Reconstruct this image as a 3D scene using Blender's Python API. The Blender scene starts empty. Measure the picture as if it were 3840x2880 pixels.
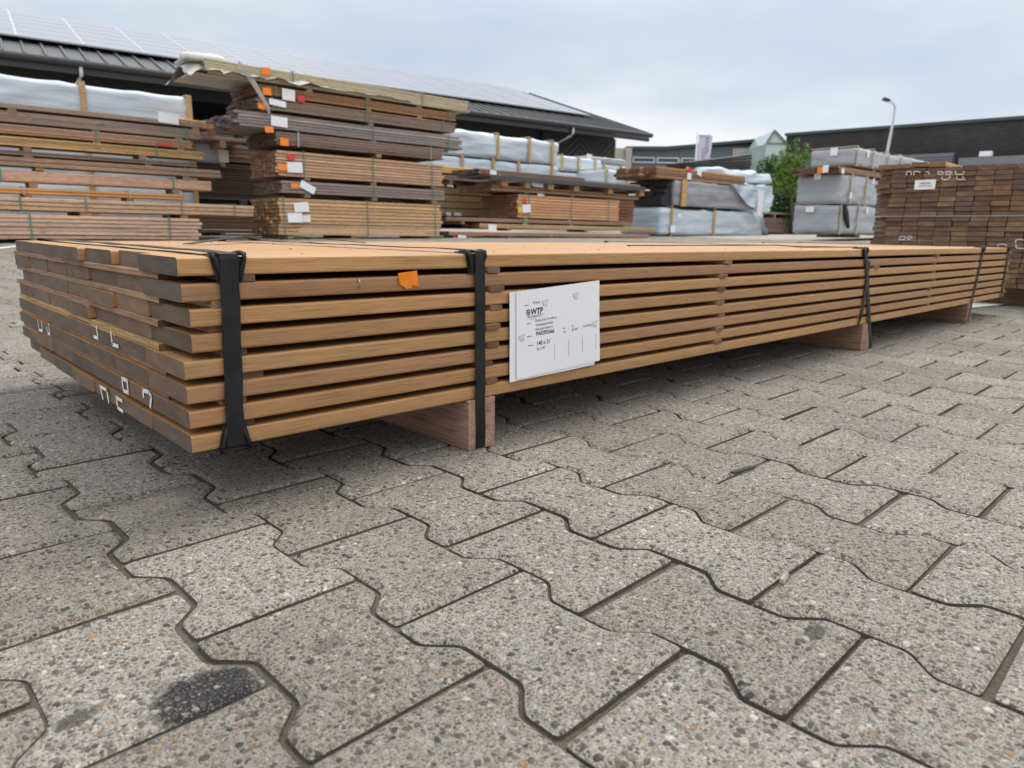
import bpy, bmesh, math, random
from mathutils import Vector, Matrix, noise
random.seed(7)
S = bpy.context.scene
COL = S.collection
R_ = math.radians
# ------------------------------------------------------------------ camera
CAM = Vector((-0.28093, -0.83222, 0.34316))
RT = Vector((0.72606, -0.68745, 0.01557)); UP = Vector((0.13300, 0.16261, 0.97769)); FW = Vector((0.67465, 0.70779, -0.20949))
FPX = 2650.0
cd = bpy.data.cameras.new('camera'); cam = bpy.data.objects.new('camera', cd); COL.objects.link(cam)
cam.matrix_world = Matrix(((RT.x, UP.x, -FW.x, CAM.x), (RT.y, UP.y, -FW.y, CAM.y), (RT.z, UP.z, -FW.z, CAM.z), (0, 0, 0, 1)))
cd.sensor_width = 36; cd.lens = FPX / 3840 * 36; cd.clip_start = 0.02; cd.clip_end = 2000
cd.dof.use_dof = True; cd.dof.focus_distance = 1.0; cd.dof.aperture_fstop = 9.0
S.camera = cam
# surveying helpers: sight lines from the photo met with known planes of the yard
def ray(u, v): return FW + RT * ((u - 1920) / FPX) - UP * ((v - 1440) / FPX)
ANG = R_(2.5)
def PL(u, v, Y, a=ANG):
    n = Vector((math.sin(a), math.cos(a), 0)); d = ray(u, v)
    return CAM + d * ((n.dot(Vector((4, Y, 0))) - n.dot(CAM)) / n.dot(d))
def PZ(u, v, z):
    d = ray(u, v); return CAM + d * ((z - CAM.z) / d.z)
def PX(u, v, X):
    d = ray(u, v); return CAM + d * ((X - CAM.x) / d.x)
def PY(u, v, Y):
    d = ray(u, v); return CAM + d * ((Y - CAM.y) / d.y)
FXY = Vector((FW.x, FW.y, 0)).normalized()
def PD(u, v, dist):
    d = ray(u, v); return CAM + d * (dist / d.dot(FXY))
GP = [(-50, 0), (4.8, 0), (8, .165), (10, .225), (14, .265), (17, .29), (20, .39), (26, .48), (60, .55), (3000, .6)]
def g(x, y):
    d = (Vector((x, y, 0)) - Vector((CAM.x, CAM.y, 0))).dot(FXY)
    for (a, za), (b, zb) in zip(GP, GP[1:]):
        if d <= b: return za + (zb - za) * max(0, (d - a)) / (b - a)
    return .6
# ------------------------------------------------------------------ materials
MATS = {}
def nt(name):
    m = bpy.data.materials.new(name); m.use_nodes = True; t = m.node_tree; MATS[name] = m
    return m, t, t.nodes['Principled BSDF']
def N(t, typ, **kw):
    n = t.nodes.new(typ)
    for k, v in kw.items():
        if k in n.inputs: n.inputs[k].default_value = v
        else: setattr(n, k, v)
    return n
def L(t, a, b): t.links.new(a, b)
def ramp(t, fac, stops, interp='LINEAR'):
    r = t.nodes.new('ShaderNodeValToRGB'); r.color_ramp.interpolation = interp
    e = r.color_ramp.elements
    while len(e) > 1: e.remove(e[-1])
    for i, (p, c) in enumerate(stops):
        el = e[0] if i == 0 else e.new(p)
        el.position = p; el.color = (c[0], c[1], c[2], 1) if hasattr(c, '__len__') else (c, c, c, 1)
    L(t, fac, r.inputs[0]); return r.outputs[0]
def mth(t, op, a, b=None, clamp=False):
    n = t.nodes.new('ShaderNodeMath'); n.operation = op; n.use_clamp = clamp
    for i, x in enumerate((a, b)):
        if x is None: continue
        if isinstance(x, (int, float)): n.inputs[i].default_value = x
        else: L(t, x, n.inputs[i])
    return n.outputs[0]
def mix(t, fac, a, b, mode='MIX'):
    n = t.nodes.new('ShaderNodeMix'); n.data_type = 'RGBA'; n.blend_type = mode
    for sock, x in ((n.inputs[0], fac), (n.inputs[6], a), (n.inputs[7], b)):
        if isinstance(x, (int, float)): sock.default_value = x if sock.type == 'VALUE' else (x, x, x, 1)
        elif hasattr(x, '__len__'): sock.default_value = (x[0], x[1], x[2], 1)
        else: L(t, x, sock)
    return n.outputs[2]
def coord(t, scale=(1, 1, 1), loc=None):
    tc = t.nodes.new('ShaderNodeTexCoord'); mp = t.nodes.new('ShaderNodeMapping'); mp.inputs['Scale'].default_value = scale
    L(t, tc.outputs['Object'], mp.inputs[0])
    if loc is not None: L(t, loc, mp.inputs['Location'])
    return mp.outputs[0]
def noi(t, vec, scale, detail=3, rough=.5):
    n = N(t, 'ShaderNodeTexNoise', Scale=scale, Detail=detail, Roughness=rough); L(t, vec, n.inputs['Vector']); return n.outputs[0]
def bump(t, b, h, strength=.3, dist=.002):
    n = N(t, 'ShaderNodeBump', Strength=strength, Distance=dist); L(t, h, n.inputs['Height']); L(t, n.outputs[0], b.inputs['Normal'])
def plain(name, col, rough=.6, var=0, scale=20, spec=.5, metal=0):
    m, t, b = nt(name); b.inputs['Roughness'].default_value = rough; b.inputs['Base Color'].default_value = (*col, 1)
    b.inputs['Specular IOR Level'].default_value = spec; b.inputs['Metallic'].default_value = metal
    if var:
        f = noi(t, coord(t), scale, 5, .65)
        c = ramp(t, f, [(.3, [x * (1 - var) for x in col]), (.7, [min(1, x * (1 + var)) for x in col])])
        L(t, c, b.inputs['Base Color'])
        bump(t, b, f, .15, .003)
    return m
def wood(name, gs=1.0, contrast=1.0, rough=.55):
    m, t, b = nt(name)
    oi = t.nodes.new('ShaderNodeObjectInfo'); rnd = mth(t, 'MULTIPLY', oi.outputs['Random'], 37.0)
    cx = t.nodes.new('ShaderNodeCombineXYZ'); L(t, rnd, cx.inputs[0]); L(t, rnd, cx.inputs[1]); L(t, rnd, cx.inputs[2])
    v1 = coord(t, (1.1 * gs, 46 * gs, 75 * gs), cx.outputs[0]); v2 = coord(t, (18 * gs, 520 * gs, 620 * gs), cx.outputs[0]); v3 = coord(t, (2.2, 5, 5), cx.outputs[0])
    a = noi(t, v1, 1, 5, .6); f = noi(t, v2, 1, 2, .6); c = noi(t, v3, 1, 2, .5)
    k = .19 * contrast
    s = ramp(t, a, [(.25, 1 - k), (.5, 1.0), (.75, 1 + k * .5)])
    s2 = ramp(t, f, [(.33, 1 - k * 1.4), (.55, 1.06)])
    s3 = ramp(t, c, [(.3, (.92, .89, .87)), (.7, (1.06, 1.05, 1.03))])
    col = mix(t, 1, mix(t, 1, mix(t, 1, oi.outputs['Color'], s, 'MULTIPLY'), s2, 'MULTIPLY'), s3, 'MULTIPLY')
    kn = N(t, 'ShaderNodeTexVoronoi', Scale=1.0); L(t, coord(t, (3.2, 9, 9), cx.outputs[0]), kn.inputs['Vector'])
    km = ramp(t, kn.outputs['Distance'], [(.05, .55), (.12, 0.0)])
    col = mix(t, km, col, mix(t, 1, col, (.45, .33, .28), 'MULTIPLY'))
    L(t, col, b.inputs['Base Color']); b.inputs['Roughness'].default_value = rough
    bump(t, b, f, .25, .0006)
    return m
wood('sawn_wood'); wood('rough_wood', .8, 2.0, .75)
def endgrain(name, mode):
    m, t, b = nt(name)
    oi = t.nodes.new('ShaderNodeObjectInfo'); rnd = mth(t, 'MULTIPLY', oi.outputs['Random'], 50.0)
    cx = t.nodes.new('ShaderNodeCombineXYZ'); L(t, rnd, cx.inputs[1]); L(t, rnd, cx.inputs[2])
    a = noi(t, coord(t, (4, 14, 60), cx.outputs[0]), 1, 4, .6); f = noi(t, coord(t, (300, 300, 900), cx.outputs[0]), 1, 3, .7)
    d = noi(t, coord(t, (4, 7, 7), cx.outputs[0]), 1, 2, .5)
    if mode == 'sealed':
        base = ramp(t, oi.outputs['Random'], [(0, (.100, .068, .046)), (.2, (.17, .120, .080)), (.4, (.105, .076, .055)), (.6, (.185, .115, .070)), (.8, (.128, .094, .068)), (1, (.085, .065, .052))])
    else:
        base = mix(t, 1, oi.outputs['Color'], (.39, .365, .345), 'MULTIPLY')
    col = mix(t, 1, base, ramp(t, a, [(.3, .66), (.7, 1.25)]), 'MULTIPLY')
    col = mix(t, 1, col, ramp(t, f, [(.3, .8), (.7, 1.12)]), 'MULTIPLY')
    col = mix(t, 1, col, ramp(t, d, [(.3, (.82, .84, .86)), (.7, (1.18, 1.12, 1.05))]), 'MULTIPLY')
    L(t, col, b.inputs['Base Color']); b.inputs['Roughness'].default_value = .75
    bump(t, b, f, .3, .0008)
endgrain('sealed_end_grain', 'sealed'); endgrain('end_grain', 'wood')
m, t, b = nt('strap_plastic')
f = noi(t, coord(t), 300, 4, .7); f2 = noi(t, coord(t), 40, 3, .6)
L(t, mix(t, ramp(t, f, [(.62, 0), (.75, .5)]), ramp(t, f2, [(.3, (.006, .006, .007)), (.75, (.018, .018, .018))]), (.09, .075, .06)), b.inputs['Base Color'])
b.inputs['Roughness'].default_value = .5; b.inputs['Specular IOR Level'].default_value = .3; bump(t, b, f, .2, .0004)
plain('paper', (.80, .81, .84), .6, .02, 8); plain('ink', (.02, .02, .022), .7); plain('faint_ink', (.25, .25, .27), .7); plain('clear_film', (.66, .67, .70), .3)
plain('orange_card', (.90, .24, .01), .5, .08, 60); plain('red_card', (.62, .03, .04), .5); plain('yellow_card', (.75, .55, .03), .5); plain('green_card', (.03, .35, .09), .5)
plain('white_paint', (.74, .73, .70), .7, .12, 120); plain('steel', (.55, .55, .56), .3, 0, 20, .5, 1)
plain('teal_strap', (.07, .22, .19), .45); plain('grey_strap', (.35, .37, .36), .5)
def tarp(name, c0, c1, rough=.42):
    m, t, b = nt(name)
    f = noi(t, coord(t, (.7, .7, 5)), 1.3, 2, .45); f2 = noi(t, coord(t, (3, 3, 9)), 1, 3, .5)
    L(t, ramp(t, f, [(.25, c0), (.75, c1)]), b.inputs['Base Color']); b.inputs['Roughness'].default_value = rough
    bump(t, b, mth(t, 'ADD', f, mth(t, 'MULTIPLY', f2, .12)), .5, .06)
tarp('tarp_pale', (.50, .58, .66), (.56, .64, .71)); tarp('tarp_grey', (.31, .345, .38), (.35, .385, .42)); tarp('film_grey', (.22, .225, .245), (.38, .39, .42), .35); tarp('film_white', (.36, .345, .31), (.56, .55, .52), .35)
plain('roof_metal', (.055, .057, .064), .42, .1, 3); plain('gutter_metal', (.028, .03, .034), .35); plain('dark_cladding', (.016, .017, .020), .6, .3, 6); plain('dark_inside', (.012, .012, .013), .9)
plain('zinc_pipe', (.52, .54, .57), .4, .06, 10); plain('lattice', (.05, .052, .058), .45)
m, t, b = nt('solar_glass'); b.inputs['Base Color'].default_value = (.13, .133, .165, 1); b.inputs['Roughness'].default_value = .16; b.inputs['IOR'].default_value = 1.7
plain('panel_frame', (.42, .43, .46), .25)
m, t, b = nt('black_brick')
br = N(t, 'ShaderNodeTexBrick', Scale=1.0); br.inputs['Color1'].default_value = (.020, .019, .021, 1); br.inputs['Color2'].default_value = (.034, .031, .033, 1); br.inputs['Mortar'].default_value = (.015, .015, .016, 1)
br.inputs['Brick Width'].default_value = .44; br.inputs['Row Height'].default_value = .13; br.inputs['Mortar Size'].default_value = .015
tc = t.nodes.new('ShaderNodeTexCoord'); sx = t.nodes.new('ShaderNodeSeparateXYZ'); L(t, tc.outputs['Object'], sx.inputs[0]); cx = t.nodes.new('ShaderNodeCombineXYZ'); L(t, sx.outputs[0], cx.inputs[0]); L(t, sx.outputs[2], cx.inputs[1]); L(t, cx.outputs[0], br.inputs['Vector'])
L(t, mix(t, 1, br.outputs[0], ramp(t, noi(t, coord(t), .8, 5, .65), [(.3, .7), (.7, 1.5)]), 'MULTIPLY'), b.inputs['Base Color']); b.inputs['Roughness'].default_value = .75
plain('corrugated_grey', (.16, .17, .19), .45, .05, 2); plain('facade_blue_grey', (.115, .14, .175), .5, .08, 1.5); plain('facade_window', (.05, .065, .085), .15); plain('beige_render', (.42, .39, .35), .8, .05, 2); plain('roof_trim', (.045, .06, .062), .5)
plain('rail_white', (.6, .62, .65), .4); plain('glasshouse_glass', (.42, .52, .50), .1); plain('black_sheet', (.012, .012, .013), .55, .2, 8); plain('slate_board', (.035, .035, .042), .5, .25, 12)
plain('far_ground', (.34, .31, .27), .9, .18, 1.5); plain('bark', (.09, .07, .05), .9, .3, 14); plain('flag_cloth', (.60, .61, .72), .7, .04, 4); plain('flag_print', (.10, .11, .22), .7); plain('flag_print_red', (.5, .16, .16), .7)
plain('dark_sheet_metal', (.05, .058, .07), .3)
for nm, c0, c1 in (('leaf_deep', (.022, .06, .012), (.06, .14, .025)), ('leaf_bright', (.085, .18, .022), (.19, .32, .045))):
    m, t, b = nt(nm); gi = t.nodes.new('ShaderNodeNewGeometry')
    L(t, ramp(t, gi.outputs['Random Per Island'], [(0, c0), (1, c1)]), b.inputs['Base Color']); b.inputs['Roughness'].default_value = .5
    b.inputs['Transmission Weight'].default_value = 0
# --- paving
def aggregate(name, joint):
    m, t, b = nt(name)
    vec = coord(t)
    at = t.nodes.new('ShaderNodeAttribute'); at.attribute_name = 'tint'
    fine = noi(t, vec, 900, 2, .7); mid = noi(t, vec, 160, 4, .7); big = noi(t, vec, 3.1, 4, .6)
    if joint:
        col = ramp(t, fine, [(.3, (.04, .032, .025)), (.7, (.17, .143, .115))])
        patch = noi(t, vec, 2.2, 3, .5)
        col = mix(t, ramp(t, patch, [(.56, 0), (.68, .45)]), col, (.24, .21, .175))
        col = mix(t, 1, col, ramp(t, mid, [(.3, .7), (.7, 1.15)]), 'MULTIPLY')
        L(t, col, b.inputs['Base Color']); b.inputs['Roughness'].default_value = .95; bump(t, b, mth(t, 'ADD', fine, mid), .8, .003); return
    col = ramp(t, fine, [(.27, (.145, .136, .124)), (.5, (.335, .317, .292)), (.75, (.60, .572, .53))])
    col = mix(t, 1, col, ramp(t, mid, [(.3, .74), (.7, 1.18)]), 'MULTIPLY')
    wob = N(t, 'ShaderNodeTexNoise', Scale=120.0, Detail=2.0); L(t, vec, wob.inputs['Vector'])
    vv = t.nodes.new('ShaderNodeVectorMath'); vv.operation = 'MULTIPLY_ADD'; L(t, wob.outputs['Color'], vv.inputs[0]); vv.inputs[1].default_value = (.005, .005, .0); L(t, vec, vv.inputs[2])
    h = None
    peb = [(0, (.035, .034, .036)), (.08, (.075, .062, .050)), (.18, (.14, .098, .065)), (.29, (.10, .09, .075)), (.42, (.24, .19, .135)), (.53, (.36, .22, .11)), (.565, (.27, .255, .225)), (.70, (.17, .14, .12)), (.79, (.42, .39, .335)), (.90, (.62, .585, .52)), (.97, (.40, .29, .24))]
    for sc, keep, rad, k in ((460, .70, .42, .6), (260, .60, .43, .76), (138, .34, .43, .86)):
        vo = N(t, 'ShaderNodeTexVoronoi', Scale=float(sc), Randomness=.95); vo.voronoi_dimensions = '2D'; L(t, vv.outputs[0], vo.inputs['Vector'])
        sp = t.nodes.new('ShaderNodeSeparateColor'); L(t, vo.outputs['Color'], sp.inputs[0])
        on = mth(t, 'LESS_THAN', sp.outputs[0], keep)
        r = mth(t, 'MULTIPLY_ADD', sp.outputs[1], .22); t.nodes[-1].inputs[2].default_value = rad - .18
        inside = mth(t, 'MULTIPLY', mth(t, 'LESS_THAN', vo.outputs['Distance'], r), on)
        pc = ramp(t, sp.outputs[2], peb, 'CONSTANT')
        pc = mix(t, 1, pc, ramp(t, mid, [(.3, .8), (.7, 1.2)]), 'MULTIPLY')
        col = mix(t, mth(t, 'MULTIPLY', inside, k), col, pc)
        dome = mth(t, 'MULTIPLY', inside, mth(t, 'SUBTRACT', 1.0, mth(t, 'POWER', mth(t, 'DIVIDE', vo.outputs['Distance'], .45), 2.0)))
        h = dome if h is None else mth(t, 'ADD', h, dome)
    col = mix(t, 1, col, ramp(t, at.outputs['Fac'], [(0, (.86, .84, .82)), (.5, (1, 1, 1)), (1, (1.1, 1.1, 1.1))]), 'MULTIPLY')
    col = mix(t, 1, col, ramp(t, big, [(.3, (.82, .81, .80)), (.7, (1.1, 1.09, 1.07))]), 'MULTIPLY')
    # tar stains and a pale sand spill at their spots on the yard
    sx = t.nodes.new('ShaderNodeSeparateXYZ'); L(t, vec, sx.inputs[0])
    edge = noi(t, vec, 55, 5, .75)
    for (x, y, ax, ay, rot, c, s) in STAINS:
        dx = mth(t, 'SUBTRACT', sx.outputs[0], x); dy = mth(t, 'SUBTRACT', sx.outputs[1], y)
        cr, sr = math.cos(rot), math.sin(rot)
        e1 = mth(t, 'DIVIDE', mth(t, 'ADD', mth(t, 'MULTIPLY', dx, cr), mth(t, 'MULTIPLY', dy, sr)), ax)
        e2 = mth(t, 'DIVIDE', mth(t, 'SUBTRACT', mth(t, 'MULTIPLY', dy, cr), mth(t, 'MULTIPLY', dx, sr)), ay)
        q = mth(t, 'POWER', mth(t, 'ADD', mth(t, 'POWER', mth(t, 'ABSOLUTE', e1), 3.0), mth(t, 'POWER', mth(t, 'ABSOLUTE', e2), 3.0)), 1 / 3)
        q = mth(t, 'ADD', q, mth(t, 'MULTIPLY', mth(t, 'SUBTRACT', edge, .5), 1.2))
        col = mix(t, mth(t, 'MULTIPLY', ramp(t, q, [(.75, 1), (1.0, 0)]), mth(t, 'MULTIPLY', ramp(t, h, [(.45, 1), (.7, .45)]), s)), col, c)
    L(t, col, b.inputs['Base Color']); b.inputs['Roughness'].default_value = .85
    bump(t, b, mth(t, 'ADD', mth(t, 'ADD', mth(t, 'MULTIPLY', h, .8), mth(t, 'MULTIPLY', fine, .8)), mth(t, 'MULTIPLY', mid, 1.4)), .9, .003)
def pz(u, v): q = PZ(u, v, 0); return q.x, q.y
Sa, Sb, Sc = PZ(575, 2752, 0), PZ(1025, 2565, 0), PZ(640, 2560, 0)
sdx = (Sb - Sa); srot = math.atan2(sdx.y, sdx.x); shw = sdx.length / 2; snv = Vector((-math.sin(srot), math.cos(srot), 0)); swd = .030
scn = (Sa + Sb) / 2 + snv * swd * .8
STAINS = [(scn.x, scn.y, shw, swd, srot, (.013, .013, .017), 1.0), (*pz(290, 2690), .016, .009, .2, (.03, .03, .03), .8), (*pz(1230, 2420), .016, .009, .3, (.06, .06, .06), .5), (*pz(3060, 2365), .016, .009, .2, (.03, .03, .03), .8), (*pz(540, 1905), .08, .03, .2, (.42, .37, .31), .6)]
aggregate('paver_concrete', False); aggregate('joint_sand', True)
# ------------------------------------------------------------------ mesh helpers
class MB:
    def __init__(s): s.v = []; s.f = []; s.m = []; s.sm = []
    def add(s, vs, fs, mi=0, smooth=False):
        o = len(s.v); s.v += [tuple(x) for x in vs]
        for f in fs: s.f.append(tuple(i + o for i in f)); s.m.append(mi); s.sm.append(smooth)
    def box(s, x0, x1, y0, y1, z0, z1, mi=0, M=None, bev=0):
        if bev:
            bm = bmesh.new(); bmesh.ops.create_cube(bm, size=1)
            for v in bm.verts: v.co = Vector(((x0 + x1) / 2 + v.co.x * (x1 - x0), (y0 + y1) / 2 + v.co.y * (y1 - y0), (z0 + z1) / 2 + v.co.z * (z1 - z0)))
            bmesh.ops.bevel(bm, geom=bm.edges[:], offset=bev, segments=2, affect='EDGES', profile=.6)
            bm.verts.index_update()
            vs = [v.co.copy() for v in bm.verts]; fs = [[v.index for v in f.verts] for f in bm.faces]; bm.free()
        else:
            vs = [Vector(p) for p in ((x0, y0, z0), (x1, y0, z0), (x1, y1, z0), (x0, y1, z0), (x0, y0, z1), (x1, y0, z1), (x1, y1, z1), (x0, y1, z1))]
            fs = [(0, 3, 2, 1), (4, 5, 6, 7), (0, 1, 5, 4), (1, 2, 6, 5), (2, 3, 7, 6), (3, 0, 4, 7)]
        if M is not None: vs = [M @ p for p in vs]
        s.add(vs, fs, mi)
    def bar(s, a, b, w, d, up=Vector((0, 0, 1)), mi=0):
        a = Vector(a); b = Vector(b); x = (b - a); l = x.length; x.normalize()
        y = up.cross(x)
        if y.length < 1e-4: y = Vector((0, 1, 0)).cross(x)
        y.normalize(); z = x.cross(y)
        M = Matrix(((x.x, y.x, z.x, a.x), (x.y, y.y, z.y, a.y), (x.z, y.z, z.z, a.z), (0, 0, 0, 1)))
        s.box(0, l, -w / 2, w / 2, -d / 2, d / 2, mi, M)
    def tube(s, pts, rad, n=8, mi=0):
        pts = [Vector(p) for p in pts]; rs = rad if hasattr(rad, '__len__') else [rad] * len(pts)
        o = len(s.v); k = len(pts)
        for i, p in enumerate(pts):
            d = (pts[min(i + 1, k - 1)] - pts[max(i - 1, 0)]).normalized()
            a = d.cross(Vector((0, 0, 1)) if abs(d.z) < .9 else Vector((1, 0, 0))).normalized(); c = d.cross(a)
            for j in range(n): s.v.append(tuple(p + (a * math.cos(6.2832 * j / n) + c * math.sin(6.2832 * j / n)) * rs[i]))
        for i in range(k - 1):
            for j in range(n):
                s.f.append((o + i * n + j, o + i * n + (j + 1) % n, o + (i + 1) * n + (j + 1) % n, o + (i + 1) * n + j)); s.m.append(mi); s.sm.append(True)
        s.f.append(tuple(o + j for j in range(n))[::-1]); s.f.append(tuple(o + (k - 1) * n + j for j in range(n))); s.m += [mi, mi]; s.sm += [False, False]
    def mesh(s, name, mats):
        me = bpy.data.meshes.new(name); me.from_pydata(s.v, [], s.f)
        for x in (mats if isinstance(mats, (list, tuple)) else [mats]): me.materials.append(MATS[x])
        me.polygons.foreach_set('material_index', s.m); me.polygons.foreach_set('use_smooth', s.sm); me.update()
        bm = bmesh.new(); bm.from_mesh(me); bmesh.ops.recalc_face_normals(bm, faces=bm.faces); bm.to_mesh(me); bm.free()
        return me
    def obj(s, name, mats, parent=None, loc=None): return link(name, s.mesh(name, mats), parent, loc)
def link(name, me, parent=None, loc=None, color=None, rot=None):
    o = bpy.data.objects.new(name, me); COL.objects.link(o)
    if parent: o.parent = parent
    if loc is not None: o.location = loc
    if rot is not None: o.rotation_euler = rot
    if color: o.color = (*color, 1)
    return o
def tag(o, label, cat=None, group=None, kind=None):
    if label: o['label'] = label
    if cat: o['category'] = cat
    if group: o['group'] = group
    if kind: o['kind'] = kind
    return o
def thing(name, label, cat, loc, rz=0, group=None):
    o = bpy.data.objects.new(name, None); o.empty_display_size = .1; COL.objects.link(o); o.location = loc; o.rotation_euler = (0, 0, rz)
    return tag(o, label, cat, group)
def board_mesh(name, Lx, W, T, r=.003, mats=('sawn_wood', 'end_grain'), nseg=1, bend=None, seg=3):
    pr = []
    for cx, cz, a0 in ((r, r, 180), (W - r, r, 270), (W - r, T - r, 0), (r, T - r, 90)):
        for i in range(seg + 1):
            a = R_(a0 + 90 * i / seg); pr.append((cx + r * math.cos(a), cz + r * math.sin(a)))
    b = MB(); n = len(pr); vs = []
    for i in range(nseg + 1):
        x = Lx * i / nseg; dz = bend(x) if bend else 0
        vs += [(x, y, z + dz) for y, z in pr]
    fs = [(i * n + j, i * n + (j + 1) % n, (i + 1) * n + (j + 1) % n, (i + 1) * n + j) for i in range(nseg) for j in range(n)]
    b.add(vs, fs, 0, False)
    b.f += [tuple(range(n))[::-1], tuple(range(nseg * n, nseg * n + n))]; b.m += [1, 1]; b.sm += [False, False]
    return b.mesh(name, list(mats))
def jit(c, v, r=random): k = 1 + r.uniform(-v, v); h = r.uniform(-v, v) * .35; return (min(1, c[0] * k * (1 + h)), min(1, c[1] * k), min(1, c[2] * k * (1 - h)))
# ------------------------------------------------------------------ world and light
W = bpy.data.worlds.new('World'); S.world = W; W.use_nodes = True; t = W.node_tree
bg = t.nodes['Background']; bg.inputs[1].default_value = .1
sky = t.nodes.new('ShaderNodeTexSky'); sky.sky_type = 'NISHITA'; sky.sun_disc = False
SUN_AZ, SUN_EL = R_(78), R_(60)
sky.sun_elevation = SUN_EL; sky.sun_rotation = SUN_AZ; sky.dust_density = 2
tc = t.nodes.new('ShaderNodeTexCoord'); sx = t.nodes.new('ShaderNodeSeparateXYZ'); L(t, tc.outputs['Generated'], sx.inputs[0])
zc = mth(t, 'MAXIMUM', sx.outputs[2], 0.0); den = mth(t, 'ADD', zc, .16)
cx = t.nodes.new('ShaderNodeCombineXYZ'); L(t, mth(t, 'DIVIDE', sx.outputs[0], den), cx.inputs[0]); L(t, mth(t, 'DIVIDE', sx.outputs[1], den), cx.inputs[1])
n1 = noi(t, cx.outputs[0], .75, 6, .48); n2 = noi(t, cx.outputs[0], .30, 2, .4)
cov = ramp(t, mth(t, 'ADD', mth(t, 'MULTIPLY', n1, .55), mth(t, 'MULTIPLY', n2, .45)), [(.38, .12), (.56, 1.0)])
cc = ramp(t, n1, [(.3, (4.3, 4.75, 5.35)), (.5, (5.9, 6.2, 6.65)), (.68, (6.9, 7.0, 7.25))])
blue = mix(t, .85, sky.outputs[0], (4.2, 4.95, 5.9))
c = mix(t, cov, blue, cc)
c = mix(t, ramp(t, zc, [(0, .9), (.16, 0)]), c, (6.6, 6.95, 7.25))
gain = mth(t, 'MULTIPLY_ADD', ramp(t, zc, [(.25, 0.0), (.8, 1.0)]), 1.15); t.nodes[-1].inputs[2].default_value = 1.0
gn = [n for n in t.nodes if n.type == 'MATH' and n.operation == 'MULTIPLY_ADD'][-1]; gn.inputs[2].default_value = 1.0
c = mix(t, 1, c, gn.outputs[0], 'MULTIPLY'); c = mix(t, 1, c, ramp(t, zc, [(.35, (1, 1, 1)), (.75, (1.07, 1.0, .91))]), 'MULTIPLY')
L(t, c, bg.inputs[0])
sl = bpy.data.lights.new('sun', 'SUN'); sl.energy = 1.7; sl.angle = R_(20); sl.color = (1, .95, .88)
so = bpy.data.objects.new('sun', sl); COL.objects.link(so)
sd = Vector((math.sin(SUN_AZ) * math.cos(SUN_EL), math.cos(SUN_AZ) * math.cos(SUN_EL), math.sin(SUN_EL)))
so.rotation_euler = sd.to_track_quat('Z', 'Y').to_euler(); so.location = (0, 0, 20)
S.view_settings.view_transform = 'Standard'; S.view_settings.look = 'None'; S.view_settings.exposure = 0.47; S.view_settings.gamma = 1
# ------------------------------------------------------------------ ground and paving
b = MB()
xs = [-400, -60, -12, -4, 0, 4, 8, 12, 16, 20, 26, 34, 60, 400]; ys = [-400, -60, -8, -2, 1, 2, 3, 4, 5, 6, 7, 8, 10, 12, 14, 18, 24, 34, 60, 400]
xs = sorted(set(xs + [round(-1.4 + .016 * i, 4) for i in range(200)])); ys = sorted(set(ys + [round(-1.1 + .016 * i, 4) for i in range(140)] + [round(1.25 + .25 * i, 4) for i in range(46)])); xs = sorted(set(xs + [round(1.9 + .25 * i, 4) for i in range(58)] + [-3 + .25 * i for i in range(6)]))
def sand(x, y):                                                           # sand lies unevenly in the joints
    return -.0070 + .0020 * noise.noise(Vector((x * 9, y * 9, 1))) + .0020 * noise.noise(Vector((x * 31, y * 31, 5))) + .0016 * noise.noise(Vector((x * 2.3, y * 2.3, 9))) + (.0006 if x < .05 else 0)
gv = [(x, y, g(x, y) + sand(x, y) - (.004 if (y > 1.2 or x > 1.8) else 0)) for x in xs for y in ys]; ny = len(ys)
b.add(gv, [(i * ny + j, (i + 1) * ny + j, (i + 1) * ny + j + 1, i * ny + j + 1) for i in range(len(xs) - 1) for j in range(ny - 1)])
b.m = [1 if (xs[i] >= 12 or ys[j] >= 10 or xs[i] < -4 or ys[j] < -2) else 0 for i in range(len(xs) - 1) for j in range(ny - 1)]
tag(b.obj('ground', ['joint_sand', 'far_ground']), None, kind='structure')
PWX, PLY, PROT = .1385, .1965, R_(1.0)
OUT = []
a_, j_ = .036, .026; hw = .0822; ln = .1950 / 2
prof = [(ln, hw), (ln - a_, hw), (ln - a_ - j_, hw - j_), (-(ln - a_ - j_), hw - j_), (-(ln - a_), hw), (-ln, hw)]
OUT = [(y_, x_) for (y_, x_) in [(p[1], p[0]) for p in prof]]           # placeholder order, rebuilt below
OUT = [(p[1], p[0]) for p in prof] + [(-p[1], p[0]) for p in reversed(prof)]     # (across x, along y)
def inset(poly, d):
    n = len(poly); r = []
    for i in range(n):
        p0, p1, p2 = Vector(poly[i - 1]), Vector(poly[i]), Vector(poly[(i + 1) % n])
        e1 = (p1 - p0).normalized(); e2 = (p2 - p1).normalized(); n1 = Vector((e1.y, -e1.x)); n2 = Vector((e2.y, -e2.x))
        if sum(poly[k][0] * poly[(k + 1) % n][1] - poly[(k + 1) % n][0] * poly[k][1] for k in range(n)) > 0: n1, n2 = -n1, -n2
        q = (n1 + n2); q = q / (q.dot(n1)) if abs(q.dot(n1)) > 1e-6 else n1
        r.append(tuple(p1 + q * d))
    return r
def rnd_poly(poly, d=.006):
    n = len(poly); r = []
    for i in range(n):
        p0, p1, p2 = Vector(poly[i - 1]), Vector(poly[i]), Vector(poly[(i + 1) % n])
        r += [tuple(p1 + (p0 - p1).normalized() * d), tuple(p1 * .5 + (p1 + (p0 - p1).normalized() * d) * .25 + (p1 + (p2 - p1).normalized() * d) * .25), tuple(p1 + (p2 - p1).normalized() * d)]
    return r
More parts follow.
